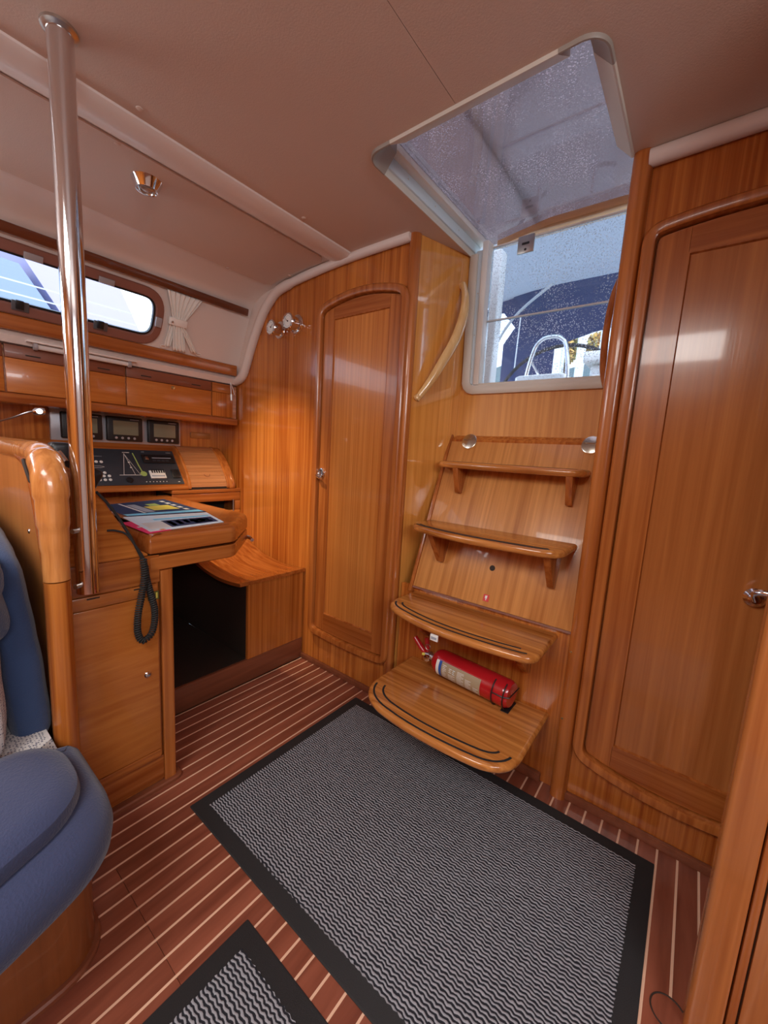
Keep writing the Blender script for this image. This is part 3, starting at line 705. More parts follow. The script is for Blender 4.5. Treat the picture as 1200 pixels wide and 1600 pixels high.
# ================================================================== FIRE EXTINGUISHER on the lowest tread
fe = thing('fire_extinguisher', 'red fire extinguisher lying in a bracket on the lowest step', 'extinguisher', (-.58, 1.33, .268))
A = Vector((-.735, 1.345, .324)); B = Vector((-.405, 1.315, .322)); ax = (B - A).normalized(); Lx = (B - A).length; rb = .050
pr = [(0, -.004), (.014, -.004), (.018, .0), (.030, .004), (.042, .014), (.048, .028), (rb, .045), (rb, Lx - .02), (.048, Lx - .008), (.042, Lx), (0, Lx)]
body = lathe('cylinder', redp, fe, pr, A, ax, 40)
up_ = Vector((0, 0, 1)); up_ = (up_ - ax * up_.dot(ax)).normalized(); sd = up_.cross(ax).normalized()
if sd.y > 0: sd = -sd
def band(name, m, parent, s0, s1, a0, a1, off, label=None, n=14):
    bm = bmesh.new(); rows = []
    for s in (s0, s1): rows.append([bm.verts.new(A + ax * s + (sd * math.cos(a) + up_ * math.sin(a)) * (rb + off)) for a in [a0 + (a1 - a0) * k / n for k in range(n + 1)]])
    for k in range(n): bm.faces.new((rows[0][k], rows[0][k + 1], rows[1][k + 1], rows[1][k]))
    return fin(bm, name, m, parent, label=label)
lb = band('label', beige_l, body, .065, .232, -.75, .62, .0006, 'beige instruction label')
band('label_band', blue_l, body, .053, .0645, -.75, .62, .0008); band('label_band', white_l, body, .040, .0528, -.75, .62, .0007)
def stripes(s0, s1, a0, a1, n, m=white_l, w=.35):
    bm = bmesh.new(); da = (a1 - a0) / n
    for i in range(n):
        p0 = a0 + da * i; p1 = p0 + da * w; e = s1 - (.012 if i % 3 == 1 else 0) * (s1 - s0) / .04
        q = [A + ax * s + (sd * math.cos(a) + up_ * math.sin(a)) * (rb + .0012) for s, a in ((s0, p0), (e, p0), (e, p1), (s0, p1))]
        bm.faces.new([bm.verts.new(x) for x in q])
    fin(bm, 'label_print', m, body)['kind'] = 'stuff'
stripes(.071, .088, -.6, .5, 9); stripes(.098, .128, -.6, -.05, 6); stripes(.100, .112, .05, .42, 3); stripes(.116, .126, .02, .42, 3, pale_l); stripes(.136, .165, -.62, .45, 13); stripes(.172, .196, -.62, .2, 9); stripes(.205, .226, -.5, -.1, 3)
lathe('valve', satin, fe, [(.013, 0), (.013, .018), (.017, .020), (.017, .030), (.010, .034), (.010, .044), (0, .045)], A - ax * .002, -ax, 16)
lathe('pressure_gauge', chrome, fe, [(.014, 0), (.014, .010), (.010, .012), (0, .012)], A - ax * .026 + sd * .014 - up_ * .004, sd, 16)
tube('carry_handle', redp, fe, [A - ax * .03 + up_ * .004, A - ax * .052 + up_ * .004, A - ax * .075 + up_ * .022, A - ax * .108 + up_ * .052], [.007, .009, .011, .010], 8, flat=.45)
tube('squeeze_lever', redp, fe, [A - ax * .036 + up_ * .012, A - ax * .042 + up_ * .040, A - ax * .048 + up_ * .070], [.006, .010, .008], 8, flat=.5)
tube('safety_pin', satin, fe, [A - ax * .03 + up_ * .04 + sd * .012 + Vector((.012 * math.cos(t), 0, .012 * math.sin(t))) for t in [k * PI / 5 for k in range(10)]], .0014, 6, closed=True)
lathe('yellow_nozzle', yellow_l, fe, [(.006, 0), (.006, .012), (0, .013)], A - ax * .045 + sd * .006, -ax + sd * .3, 12)
for s in (Lx - .052, Lx - .010):
    tube('bracket_hoop', black, fe, [A + ax * s + (sd * math.cos(a) + up_ * math.sin(a)) * (rb + .004) for a in [-1.5 + 2.6 * k / 12 for k in range(13)]], .0022, 6)
tube('bracket_wire', black, fe, [A + ax * s + (sd * math.cos(.2) + up_ * math.sin(.2)) * (rb + .004) for s in (Lx - .052, Lx - .01)] + [A + ax * (Lx + .008) + (sd * .8 + up_ * .2) * rb, A + ax * (Lx + .01) - sd * rb * .6 + up_ * .02], .0022, 6)
box('bracket_base', black, fe, -.43, -.402, 1.285, 1.365, .2685, .271, 0)

# ================================================================== MATS
def doormat(label, x0, x1, y0, y1, loc):
    m = thing('doormat', label, 'mat', loc)
    stack('border', mat('mat_border', (.022, .022, .024), .75, bump=(900, .3)), m, rrect(x0, x1, y0, y1, .004, 2), [(0, .0006), (0, .0025), (.002, .0038)])
    # ribbed pile with a ragged edge
    p = []; e = .042
    def edge(a, b, n):
        for k in range(n):
            t = k / n; q = Vector(a).lerp(Vector(b), t); d = (Vector(b) - Vector(a)).normalized(); nrm = Vector((-d.y, d.x)); p.append(tuple(q + nrm * (.0022 if k % 2 else -.0008)))
    a, b, c, d = (x0 + e, y0 + e), (x1 - e, y0 + e), (x1 - e, y1 - e), (x0 + e, y1 - e)
    nx = int((x1 - x0) / .009) & ~1; ny = int((y1 - y0) / .009) & ~1
    edge(a, b, nx); edge(b, c, ny); edge(c, d, nx); edge(d, a, ny)
    prism('pile', pile, m, p, 2, .0025, .0062)
doormat('large grey ribbed doormat with black border in front of the steps', -1.110, .054, .530, 1.305, (-.53, .92, 0))
doormat('second grey ribbed doormat at the bottom edge, its corner near the large mat', -.708, .45, -.32, .473, (-.13, .08, 0))
doormat_done = True

# ================================================================== SUPPORT POLE
sp = thing('support_pole', 'polished stainless steel support pole from ceiling to nav cabinet', 'pole', (-1.193, .318, .73))
tube('pole', chrome, sp, [(-1.193, .318, .735), (-1.193, .318, CZ)], .0245, 40)
lathe('ceiling_flange', satin, sp, [(.034, 0), (.034, .006), (.030, .009), (.0246, .011)], (-1.193, .318, CZ), (0, 0, -1), 32)
for z in (.76, .90): tube('standoff', satin, sp, [(-1.172, .286, z), (-1.185, .305, z)], .006, 10)

# ================================================================== PARTITION between settee and chart table
pt = thing('partition', 'teak partition with rounded corner post and grab slot beside the settee', 'partition', (-1.6, .25, 0))
prism('panel', teak_l, pt, [(-2.40, .0), (-1.185, 0), (-1.185, .95), (-1.215, 1.03), (-1.29, 1.075), (-2.40, 1.075)], 1, .236, .262)
lp = (-1.166, .250)
tube('lower_post', teak, pt, [(lp[0], lp[1], 0), (lp[0], lp[1], .786)], .0265, 24)
tube('upper_post', wood('bent_corner_wood', (.44, .14, .03), (.74, .31, .09), 'Z', 60, 5, contrast=1.3, coat=.6), pt, spline([(lp[0], lp[1], .789), (lp[0], lp[1], .90), (-1.168, .25, .99), (-1.180, .25, 1.040), (-1.215, .25, 1.072), (-1.27, .25, 1.084), (-1.36, .25, 1.086), (-1.7, .25, 1.088), (-2.40, .25, 1.09)], 8), [.0265] * 6 + [.029] * 4 + [.032] * 6 + [.035] * 8 + [.034] * 8 + [.030] * 6 + [.027] * 40, 20, up=(0, 1, 0))
tube('grab_web', solid, pt, spline([(-1.192, .238, .80), (-1.212, .234, .92), (-1.236, .232, 1.0), (-1.280, .232, 1.052), (-1.38, .234, 1.072)], 8), [.009] * 60, 14, up=(0, 1, 0))
tube('grab_slot', void, pt, spline([(-1.222, .226, 1.015), (-1.238, .223, 1.040), (-1.262, .224, 1.056), (-1.29, .227, 1.066)], 6), [.002] + [.0045] * 17 + [.002], 8)
lathe('screw', satin, pt, [(.006, 0), (.005, .002), (0, .002)], (-1.335, .236, .88), (0, -1, 0), 12)

# ================================================================== CHART TABLE
def plan(ins=0):
    return offs(ccw(fillet([(-1.258, .492), (-1.262, .775), (-1.475, .966), (-2.20, .966), (-2.20, .492)], [.006, .05, .05, 0, 0], 5)), ins)
ct = thing('chart_table', 'teak chart table with lift-up lid and clipped corner', 'table', (-1.7, .75, .735))
stack('lid', solid_y, ct, plan(), [(.004, .789), (0, .792), (0, .825), (.004, .838), (.012, .846), (.022, .8495), (.04, .850)])
stack('fascia', solid_y, ct, plan(.001), [(.004, .736), (0, .739), (0, .778), (.003, .781)])
prism('lid_gap', void, ct, plan(.03), 2, .780, .790)
hn = tube('hinge', chrome, ct, [(-1.50, .975, .742), (-1.48, .985, .738), (-1.455, .975, .735)], .008, 8)

cb = thing('nav_cabinet', 'teak cabinet with panelled door under the chart table, by the pole', 'cabinet', (-1.6, .42, 0))
box('body', teak, cb, -2.39, -1.268, .278, .518, .0, .735, 0)
box('frame', solid_y, cb, -1.268, -1.262, .285, .520, .02, .105, .002); box('frame', solid_y, cb, -1.268, -1.260, .285, .520, .700, .786, .002)
prism('cheek', teak_y, cb, [(.285, .7865), (.489, .7865), (.489, .793), (.470, .806), (.448, .838), (.425, .88), (.395, .935), (.372, .978), (.345, 1.02), (.30, 1.055), (.285, 1.06)], 0, -1.288, -1.262, .004)
dr = box('door', fine_w, cb, -1.268, -1.257, .292, .511, .137, .660, .003)
box('door_rail', solid_y, cb, -1.268, -1.256, .292, .511, .662, .698, .003); box('door_rail', solid_y, cb, -1.268, -1.256, .292, .511, .107, .135, .003)
box('finger_slot', void, cb, -1.2565, -1.2555, .33, .36, .690, .694, 0); box('finger_slot', void, cb, -1.2565, -1.2555, .445, .475, .690, .694, 0)
lathe('knob', chrome, dr, [(.010, 0), (.010, .003), (.006, .006), (0, .007)], (-1.257, .476, .411), (1, 0, 0), 20)
pl_ = box('plate', mat('green_brass_plate', (.16, .17, .05), .4, .4), cb, -1.257, -1.255, .483, .514, .648, .674, 0, label='small brass emblem plate')
for k in range(3): box('emblem_mark', yellow_l, pl_, -1.2551, -1.2545, .487 + k * .009, .492 + k * .009, .652, .670, 0)
prism('corner_post', solid, cb, fillet([(-1.30, .521), (-1.256, .521), (-1.256, .560), (-1.30, .560)], [0, .004, .014, 0], 5), 2, .012, .735)
stack('foot_moulding', dark_w, cb, fillet([(-1.40, .28), (-1.243, .28), (-1.243, .578), (-1.40, .578)], [0, 0, .03, 0], 6), [(0, 0), (0, .010), (.004, .014)])

# charts and brochures, flat print
def paper(label, quad, z, m, blocks, grp='printed charts and brochures on the chart table'):
    a = [Vector((x, y, 0)) for x, y in quad]
    def P(u, v): return a[0] * (1 - u) * (1 - v) + a[1] * u * (1 - v) + a[2] * u * v + a[3] * (1 - u) * v
    t = thing('brochure', label, 'brochure', ((a[0].x + a[2].x) / 2, (a[0].y + a[2].y) / 2, z), grp)
    def sheet(nm, mm, u0, u1, v0, v1, h0, h1, par):
        bm = bmesh.new(); q = [P(u0, v0), P(u1, v0), P(u1, v1), P(u0, v1)]
        vv = [bm.verts.new((p.x, p.y, h)) for h in (h0, h1) for p in q]
        for f in ((3, 2, 1, 0), (4, 5, 6, 7), (0, 1, 5, 4), (1, 2, 6, 5), (2, 3, 7, 6), (3, 0, 4, 7)): bm.faces.new([vv[i] for i in f])
        return fin(bm, nm, mm, par)
    s = sheet('cover', m, 0, 1, 0, 1, z, z + .0012, t)
    for mm, u0, u1, v0, v1 in blocks: sheet('print', mm, u0, u1, v0, v1, z + .0012, z + .0015, s)
orange_l = mat('orange_print', (.85, .30, .06), .3)
# quads run: inboard-forward, inboard-aft, outboard-aft, outboard-forward
bl1 = [(white_l, .05, .30, .1, .5), (navy_l, .30, .95, .10, .55)] + [(grey_l, .34 + .1 * k, .40 + .1 * k, .16 + .04 * (k % 3), .48) for k in range(5)] + [(orange_l, .62, .88, .30, .44), (pink_l, .66, .9, .18, .28), (pale_l, .06, .22, .55, .9), (cyan_l, .25, .95, .62, .72), (white_l, .3, .9, .78, .82), (white_l, .3, .8, .86, .90)]
paper('pale blue brochure with a dark photograph at the front of the chart table', [(-1.30, .512), (-1.335, .775), (-1.56, .83), (-1.60, .54)], .8505, pale_l, bl1)
paper('dark navy brochure with yellow print at the back of the chart table', [(-1.61, .56), (-1.58, .84), (-2.02, .86), (-1.93, .56)], .8505, navy_l,
      [(cyan_l, .0, .98, .03, .14), (yellow_l, .45, .80, .28, .58), (green_l, .55, .7, .60, .75), (grey_l, .30, .42, .2, .8), (white_l, .25, .28, .1, .95)] + [(white_l, .84, .9, .2 + .15 * k, .28 + .15 * k) for k in range(5)])
paper('red brochure with white and orange print by the pole end of the chart table', [(-1.262 - .02, .497), (-1.30, .575), (-1.50, .54), (-1.50, .497)], .8503, pink_l,
      [(white_l, .2, .6, .08, .14), (orange_l, .65, .9, .06, .14), (white_l, .3, .8, .25, .30), (white_l, .2, .5, .45, .52)])

# nav seat, boxed in against the bulkhead
ns = thing('bench', 'curved varnished plywood seat on a teak box behind the chart table', 'seat', (-1.8, 1.2, 0))
sprof = spline([(-2.39, 0, .64), (-2.2, 0, .602), (-2.05, 0, .548), (-1.92, 0, .512), (-1.78, 0, .494), (-1.66, 0, .496), (-1.572, 0, .506)], 5)
prism('seat', solid_x, ns, thick([(p.x, p.z) for p in sprof], -.016), 1, .992, BH, 0)
box('seat_box', teak, ns, -1.60, -1.585, 1.042, BH, .112, .490, 0)
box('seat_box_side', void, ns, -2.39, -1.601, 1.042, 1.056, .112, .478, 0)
box('footwell_floor', void, ns, -2.39, -1.60, .56, 1.041, .095, .112, 0)  # shade of the footwell put into the colour of floor and box side
b_ = tag(box('baseboard_left', dark_w, None, -1.598, -1.580, .56, BH - .0, 0, .112, .003), 'dark mahogany baseboard along the footwell under the chart table', 'baseboard', kind='structure')

# side shelf unit behind the table
ss = thing('side_shelf', 'small teak shelf unit with an open slot in the corner behind the chart table', 'shelf', (-2.3, 1.2, .7))
box('top', solid_y, ss, -2.39, -2.185, .975, BH, .852, .872, .003)
box('front_rail', solid_y, ss, -2.2, -2.188, .975, BH, .800, .850, .003)
box('front_panel', teak_y, ss, -2.2, -2.188, .975, BH, .60, .742, .003)
box('end_stile', solid, ss, -2.2, -2.187, 1.345, BH, .743, .799, .002)
box('back', void, ss, -2.385, -2.37, .975, BH, .60, .85, 0)
tube('peg', satin, ss, [(-2.184, 1.33, .735), (-2.184, 1.33, .805)], .004, 8)

# ================================================================== INSTRUMENT CONSOLE
dv = Vector((-.18, 0, .214)).normalized(); nv = Vector((.214, 0, .18)).normalized()
def con(y, z, off=0): return Vector((-2.2 - (z - .894) * .18 / .214, y, z)) + nv * off
def conbox(name, m, parent, y0, y1, z0, z1, o0, o1, bev=.0, label=None):
    bm = bmesh.new(); q = [bm.verts.new(con(y, z, o)) for o in (o0, o1) for y, z in ((y0, z0), (y1, z0), (y1, z1), (y0, z1))]
    for f in ((3, 2, 1, 0), (4, 5, 6, 7), (0, 1, 5, 4), (1, 2, 6, 5), (2, 3, 7, 6), (3, 0, 4, 7)): bm.faces.new([q[i] for i in f])
    return fin(bm, name, m, parent, bev, label=label)
cn = thing('instrument_console', 'sloping teak console with charcoal switch panel and car-style radio', 'console', (-2.3, .7, .86))
prism('housing', solid_y, cn, [(-2.187, .874), (-2.188, .889), (-2.2, .894), (-2.38, 1.108), (-2.395, 1.108), (-2.395, .874)], 1, .30, 1.064, .002)
sp_ = conbox('switch_panel', slate, cn, .36, 1.050, .903, 1.074, .0, .004, .001)
rd = conbox('radio', black, sp_, .878, 1.040, 1.006, 1.048, .004, .012, .003)
sp_['label'] = 'charcoal switch panel'
def cc(name, m, par, pts, w, o=.0042):
    for a_, b_ in zip(pts, pts[1:]):
        A_, B_ = con(*a_, o), con(*b_, o); t = (B_ - A_).normalized(); s = t.cross(nv) * w; bm = bmesh.new()
        bm.faces.new([bm.verts.new(q) for q in (A_ - s, B_ - s, B_ + s, A_ + s)]); fin(bm, name, m, par)
conbox('radio_slot', grey_l, cn, .925, 1.022, 1.028, 1.032, .012, .0124); conbox('radio_knob', satin, cn, .888, .906, 1.018, 1.034, .012, .018, .002)
for k in range(4): conbox('radio_button', slate, cn, .925 + k * .022, .941 + k * .022, 1.013, 1.020, .012, .0135)
for y, z in [(.648, 1.010), (.669, 1.010), (.690, 1.010)] + [(.60 + .0225 * k, .960) for k in range(5)] + [(.615 + .0225 * k, .945) for k in range(5)] + [(.640 + .0215 * k, .928) for k in range(4)]:
    lathe('switch_button', white_l, cn, [(.0075, 0), (.007, .0022), (.004, .003), (0, .003)], con(y, z, .0035), nv, 14)
cc('diagram_line', white_l, cn, [(.636, .987), (.652, .991), (.680, .991), (.697, .987), (.680, .983), (.652, .983), (.636, .987)], .0006)
cc('diagram_line', white_l, cn, [(.801, 1.053), (.770, .950), (.822, .950), (.801, 1.053)], .0009)
cc('diagram_line', white_l, cn, [(.800, 1.053), (.845, .950)], .0007); cc('diagram_line', white_l, cn, [(.750, .949), (.86, .949)], .0014)
cc('diagram_line', white_l, cn, [(.795, 1.058), (.828, 1.058)], .0014); cc('diagram_line', white_l, cn, [(.806, 1.01), (.815, 1.01)], .003); cc('diagram_line', white_l, cn, [(.808, .985), (.817, .985)], .003)
cc('diagram_line', green_l, cn, [(.842, 1.056), (.846, 1.03), (.852, .99), (.858, .965)], .0026)
lathe('diagram_hull', green_l, cn, [(.016, 0), (.0155, .0008), (0, .0008)], con(.862, .955, .0036), nv, 20)
lathe('rotary_knob', black, cn, [(.017, 0), (.015, .006), (.006, .008), (0, .008)], con(.787, .925, .0036), nv, 24)
fz = conbox('breaker_row', white_l, cn, .889, .966, .931, .968, .004, .010, .001)
for k in range(6): conbox('breaker_lever', black, cn, .900 + k * .0115, .906 + k * .0115, .956, .972, .010, .0125)
conbox('breaker_print', grey_l, cn, .895, .96, .938, .944, .010, .0103)
conbox('socket', black, cn, 1.000, 1.044, .931, .975, .004, .009, .003)
for k in range(7): lathe('indicator', white_l, cn, [(.003, 0), (.0025, .001), (0, .001)], con(.862 + k * .0165, .916, .0036), nv, 8)
cc('legend', grey_l, cn, [(.885, 1.064), (.90, 1.064)], .0014); cc('legend', white_l, cn, [(1.02, .914), (1.03, .914)], .0014); cc('legend', white_l, cn, [(1.01, 1.063), (1.035, 1.063)], .001)
cc('legend', grey_l, cn, [(.60, 1.036), (.70, 1.036)], .0008)

tb = thing('tambour_box', 'ribbed wooden stowage box with round finger hole beside the switch panel', 'box', (-2.3, 1.2, .87))
bp_ = [(-2.187, .874)] + [(p.x, p.y) for p in spline([Vector((-2.186, .886, 0)), Vector((-2.20, .925, 0)), Vector((-2.245, .99, 0)), Vector((-2.30, 1.052, 0)), Vector((-2.365, 1.100, 0)), Vector((-2.395, 1.108, 0))], 5)] + [(-2.395, .874)]
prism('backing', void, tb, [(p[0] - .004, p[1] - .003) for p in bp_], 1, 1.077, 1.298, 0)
cv = [Vector((p[0], p[1])) for p in bp_[1:-1]]; dl_ = [0.0]
for p, q in zip(cv, cv[1:]): dl_.append(dl_[-1] + (q - p).length)
def on_cv(s_):
    k = 0
    while k < len(dl_) - 2 and dl_[k + 1] < s_: k += 1
    return cv[k].lerp(cv[k + 1], (s_ - dl_[k]) / (dl_[k + 1] - dl_[k]))
NS = 13
for k in range(NS):
    a_, b_ = on_cv(dl_[-1] * k / NS + .0007), on_cv(dl_[-1] * (k + 1) / NS - .0007); n_ = Vector(((b_ - a_).y, -(b_ - a_).x)).normalized()
    if n_.x < 0: n_ = -n_
    prism('slat', tamb_w, tb, [tuple(a_ - n_ * .004), tuple(a_), tuple(a_.lerp(b_, .5) + n_ * .0012), tuple(b_), tuple(b_ - n_ * .004)], 1, 1.078, 1.290)
for y in (1.0705, 1.297): prism('rib', solid, tb, [(p[0] + .004, p[1] + .003) for p in bp_], 1, y - .0065, y + .0085, .003)
prism('end_block', solid, tb, bp_, 1, 1.307, 1.345, .002)
lathe('finger_hole', dark_w, tb, [(.019, 0), (.019, .0025), (.016, .003), (.015, .0005), (0, .0005)], Vector((-2.222, 1.185, .955)), nv, 24)

ip = thing('display_board', 'silver board with three dark framed chart displays above the console', 'panel', (-2.38, .8, 1.18))
box('plate', silverp, ip, -2.396, -2.376, .520, 1.112, 1.106, 1.262, .004)
for i, (y0, y1) in enumerate(((.555, .720), (.738, .903), (.930, 1.094))):
    d_ = box('display', black, ip, -2.376, -2.352, y0, y1, 1.118, 1.240, .006, 3, label='black framed chart display')
    box('screen', lcd, d_, -2.3525, -2.3512, y0 + .028, y1 - .022, 1.150, 1.220, 0)
    box('logo_line', grey_l, d_, -2.3525, -2.3514, y1 - .06, y1 - .018, 1.228, 1.231, 0)
    for k in range(4): lathe('display_button', silverp, d_, [(.0065, 0), (.006, .002), (0, .0025)], (-2.352, y0 + .04 + k * .028, 1.134), (1, 0, 0), 12)
for y, z in ((1.104, 1.114), (1.104, 1.254), (.53, 1.254)): lathe('screw', satin, ip, [(.004, 0), (.003, .0015), (0, .0015)], (-2.376, y, z), (1, 0, 0), 10)
bpn = tag(box('name_plate', wood('plate_wood', (.34, .12, .03), (.52, .22, .06), 'Y', 40), None, -2.399, -2.391, 1.18, 1.30, 1.158, 1.192, .002), 'small blank wooden plate on the board right of the displays', 'plate')

# ================================================================== OVERHEAD LOCKERS
ol = thing('overhead_locker', 'row of low teak lockers under the shelf on the port side', 'locker', (-2.3, .4, 1.25))
box('body', teak_y, ol, -2.39, -2.226, -1.6, BH - .006, 1.252, 1.47, 0)
box('bottom_rail', solid_y, ol, -2.40, -2.206, -1.6, BH - .006, 1.248, 1.286, .006, 3)
ys = [-.96, -.52, -.085, .352, .781, 1.212, 1.345]
for a_, b_ in zip(ys, ys[1:]):
    small = b_ - a_ < .2
    f_ = box('door', fine_w if not small else teak, ol, -2.226, -2.212, a_ + .003, b_ - .003, 1.290, 1.424 if not small else 1.424, .002)
    tb_ = box('door_top_rail', dark_w if not small else solid_y, ol, -2.226, -2.211, a_ + .003, b_ - .003, 1.4255, 1.475, .002)
    if not small:
        for y in (a_ + .09, b_ - .09): box('finger_slot', void, tb_, -2.2108, -2.2098, y - .024, y + .024, 1.440, 1.445, 0)
for y in (1.0,): lathe('lock', brass, ol, [(.010, 0), (.010, .003), (.005, .004), (0, .004)], (-2.212, y, 1.408), (1, 0, 0), 18)
fr1 = tag(prism('fiddle_rail', solid_y, None, fillet([(-2.222, 1.533), (-2.190, 1.528), (-2.186, 1.586), (-2.212, 1.592)], .010, 4), 1, -1.6, 1.352), 'rounded solid teak rail along the shelf edge below the port light', 'rail')
bt = tag(prism('curtain_batten', wood('batten_wood', (.11, .028, .010), (.19, .052, .018), 'Y', 24), None, [(-2.071, 1.838), (-2.052, 1.834), (-2.044, 1.868), (-2.060, 1.874)], 1, -1.6, 1.335, .002), 'flat dark teak batten above the port light', 'batten')
lt = thing('tube_light', 'slim tubular reading light under the port shelf', 'light', (-2.17, .6, 1.49))
box('base', liner2, lt, -2.212, -2.178, .42, .82, 1.494, 1.502, .002)
tube('tube', mat('frosted_tube', (.75, .72, .70), .25, coat=.4), lt, [(-2.192, .455, 1.481), (-2.192, .785, 1.481)], .010, 16)
for y in (.447, .79): lathe('end_cap', clear_p, lt, [(0, 0), (.014, .001), (.015, .006), (.014, .014), (0, .015)], (-2.192, y - .007, 1.481), (0, 1, 0), 18)

# curtain tied back
cu = thing('curtain', 'gathered white curtain tied back beside the port light', 'curtain', (-2.12, .97, 1.7))
def fold(name, y_top0, y_top1, zt, y_b0, y_b1, zb, nf, amp, o=.012, m=cloth, skew=0):
    bm = bmesh.new(); U, V = nf * 8, 10; g = []
    for j in range(V + 1):
        v = j / V; row = []
        for i in range(U + 1):
            u = i / U; y = (y_top0 + (y_top1 - y_top0) * u) * (1 - v) + (y_b0 + (y_b1 - y_b0) * u) * v; z = zt + (zb - zt) * v + skew * u * v
            row.append(bm.verts.new(onhull(y, z, o + amp * (1 + math.sin(u * nf * 2 * PI + .5 * math.sin(3 * v))))))
        g.append(row)
    for j in range(V):
        for i in range(U): bm.faces.new((g[j][i], g[j][i + 1], g[j + 1][i + 1], g[j + 1][i]))
    o_ = fin(bm, name, m, cu); mod = o_.modifiers.new('t', 'SOLIDIFY'); mod.thickness = .0015; return o_
fold('gathers', .915, 1.085, 1.842, .962, 1.018, 1.728, 7, .006)
fold('tail', .965, 1.015, 1.715, .985, 1.050, 1.598, 4, .006, m=cloth)
fold('tail', .955, .985, 1.715, .945, .975, 1.605, 2, .004, o=.004)
fold('tail', .995, 1.018, 1.713, 1.078, 1.108, 1.606, 2, .005, o=.016)
tieb = onh_box('tie_band', cloth, cu, .985, 1.722, .043, .016, .010, .034, .006)
lathe('snap', satin, tieb, [(.006, 0), (.005, .002), (0, .003)], onhull(.955, 1.72, .034), onhull(0, 1.7, 1) - onhull(0, 1.7, 0), 14)
for y in (.938, 1.118): tube('hem_loop', white_l, cu, [onhull(y + .012 * math.cos(t), 1.604 + .006 * math.sin(t), .018) for t in [k * PI / 6 for k in range(12)]], .0022, 6, closed=True)

# ceiling spotlight
sl = thing('spotlight', 'chrome cone-shaped downlight on the port ceiling panel', 'light', (-1.558, .632, CZ))
lathe('housing', chrome, sl, [(.050, 0), (.050, .002), (.047, .006), (.034, .034), (.033, .037), (.030, .037), (.027, .033), (0, .033)], (-1.558, .632, CZ - .001), (0, 0, -1), 40)
lathe('bezel', satin, sl, [(.024, .030), (.024, .040), (.020, .041), (.018, .036), (0, .036)], (-1.558, .632, CZ), (0, 0, -1), 28)
lathe('lens', mat('lens', (.45, .38, .36), .15, coat=.5), sl, [(.0175, .036), (.012, .0395), (0, .0405)], (-1.558, .632, CZ), (0, 0, -1), 24)

# two ship's instruments on the bulkhead
def gauge(label, x, z, s, face_dir):
    g = thing('wall_gauge', label, 'gauge', (x, BH, z))
    lathe('flange', chrome, g, [(.050 * s, 0), (.050 * s, .004), (.042 * s, .008), (0, .008)], (x, BH + .003, z), (0, -1, 0), 32)
    cs = lathe('case', chrome, g, [(.036 * s, 0), (.036 * s, .046), (.041 * s, .048), (.043 * s, .053), (.040 * s, .057), (.036 * s, .057), (.034 * s, .053), (0, .053)], (x, BH - .004, z), (0, -1, 0), 36)
    dl = lathe('dial', white_l, g, [(.0345 * s, 0), (0, .0006)], (x, BH - .0575, z), (0, -1, 0), 32)
    ring = [(x + .027 * s * math.cos(t), BH - .0582, z + .027 * s * math.sin(t)) for t in [k * PI / 16 for k in range(32)]]
    tube('scale_ring', grey_l, dl, ring, .0007, 5, closed=True)
    lathe('hub', black, dl, [(.0045, 0), (.003, .002), (0, .002)], (x, BH - .058, z), (0, -1, 0), 12)
    tube('pointer', black, dl, [(x, BH - .0592, z), (x + .018 * s * face_dir, BH - .0592, z + .014 * s)], .0009, 6)
    tube('pointer', mat('red_hand', (.5, .03, .02), .4), dl, [(x, BH - .0594, z), (x - .014 * s, BH - .0594, z + .006 * s)], .0008, 6)
    for sg in (1, -1): lathe('lug', chrome, g, [(.007, 0), (.007, .020), (0, .021)], (x + sg * .043 * s, BH - .028, z), (0, -1, 0), 12)
    return g
gauge('left one of two small chrome ship gauges on the aft bulkhead, slightly lower', -1.826, 1.742, .86, 1)
gauge('right one of two small chrome gauges on the aft bulkhead, nearer the arched door', -1.690, 1.752, .92, -1)

# keys or tag hanging at the locker end
kt = thing('hanging_tag', 'small white cord and metal fob hanging at the end of the lockers', 'fob', (-2.17, 1.33, 1.45))
tube('cord', white_l, kt, [(-2.205, 1.322, 1.488), (-2.202, 1.324, 1.45), (-2.203, 1.326, 1.425)], .0022, 6); tube('cord', white_l, kt, [(-2.205, 1.324, 1.488), (-2.20, 1.337, 1.45), (-2.20, 1.345, 1.425)], .0016, 6)
tube('fob', satin, kt, [(-2.203, 1.326, 1.424), (-2.203, 1.327, 1.388)], .006, 8)

# gooseneck lamp and handset bracket behind the partition top
gl_ = thing('gooseneck_lamp', 'gooseneck chart light with chrome head, left of the instrument panel', 'lamp', (-2.3, .40, 1.2))
tube('stem', satin, gl_, spline([(-2.385, .12, 1.10), (-2.34, .22, 1.135), (-2.27, .34, 1.175), (-2.21, .41, 1.214), (-2.20, .432, 1.222)], 6), .0035, 8)
lathe('head', chrome, gl_, [(0, 0), (.010, .002), (.016, .012), (.017, .030), (.013, .042), (0, .043)], (-2.205, .425, 1.220), (.05, 1, .18), 20)
lathe('bulb', mat('lit_bulb', (.9, .95, .9), .2, emit=(.9, 1, .95), es=1.5), gl_, [(0, 0), (.010, .003), (.011, .008), (0, .014)], (-2.192, .448, 1.222), (1, -.3, .1), 14)
hb = thing('radio_handset', 'black radio handset with coiled cord hanging beside the chart table', 'handset', (-1.25, .36, .95))
softbox('mic', black, hb, (-1.262, .348, 1.012), (.022, .020, .040), .014, rot=Matrix.Rotation(-.5, 3, 'X'), n=6, amp=0)
softbox('holder', black, hb, (-1.300, .300, 1.078), (.022, .022, .034), .010, n=6, amp=0)
tube('holder_clip', chrome, hb, [(-1.276, .286, 1.075), (-1.262, .290, 1.088), (-1.252, .300, 1.066)], .007, 8, flat=.5)
Q = lambda y, z: (-1.238, y, z)
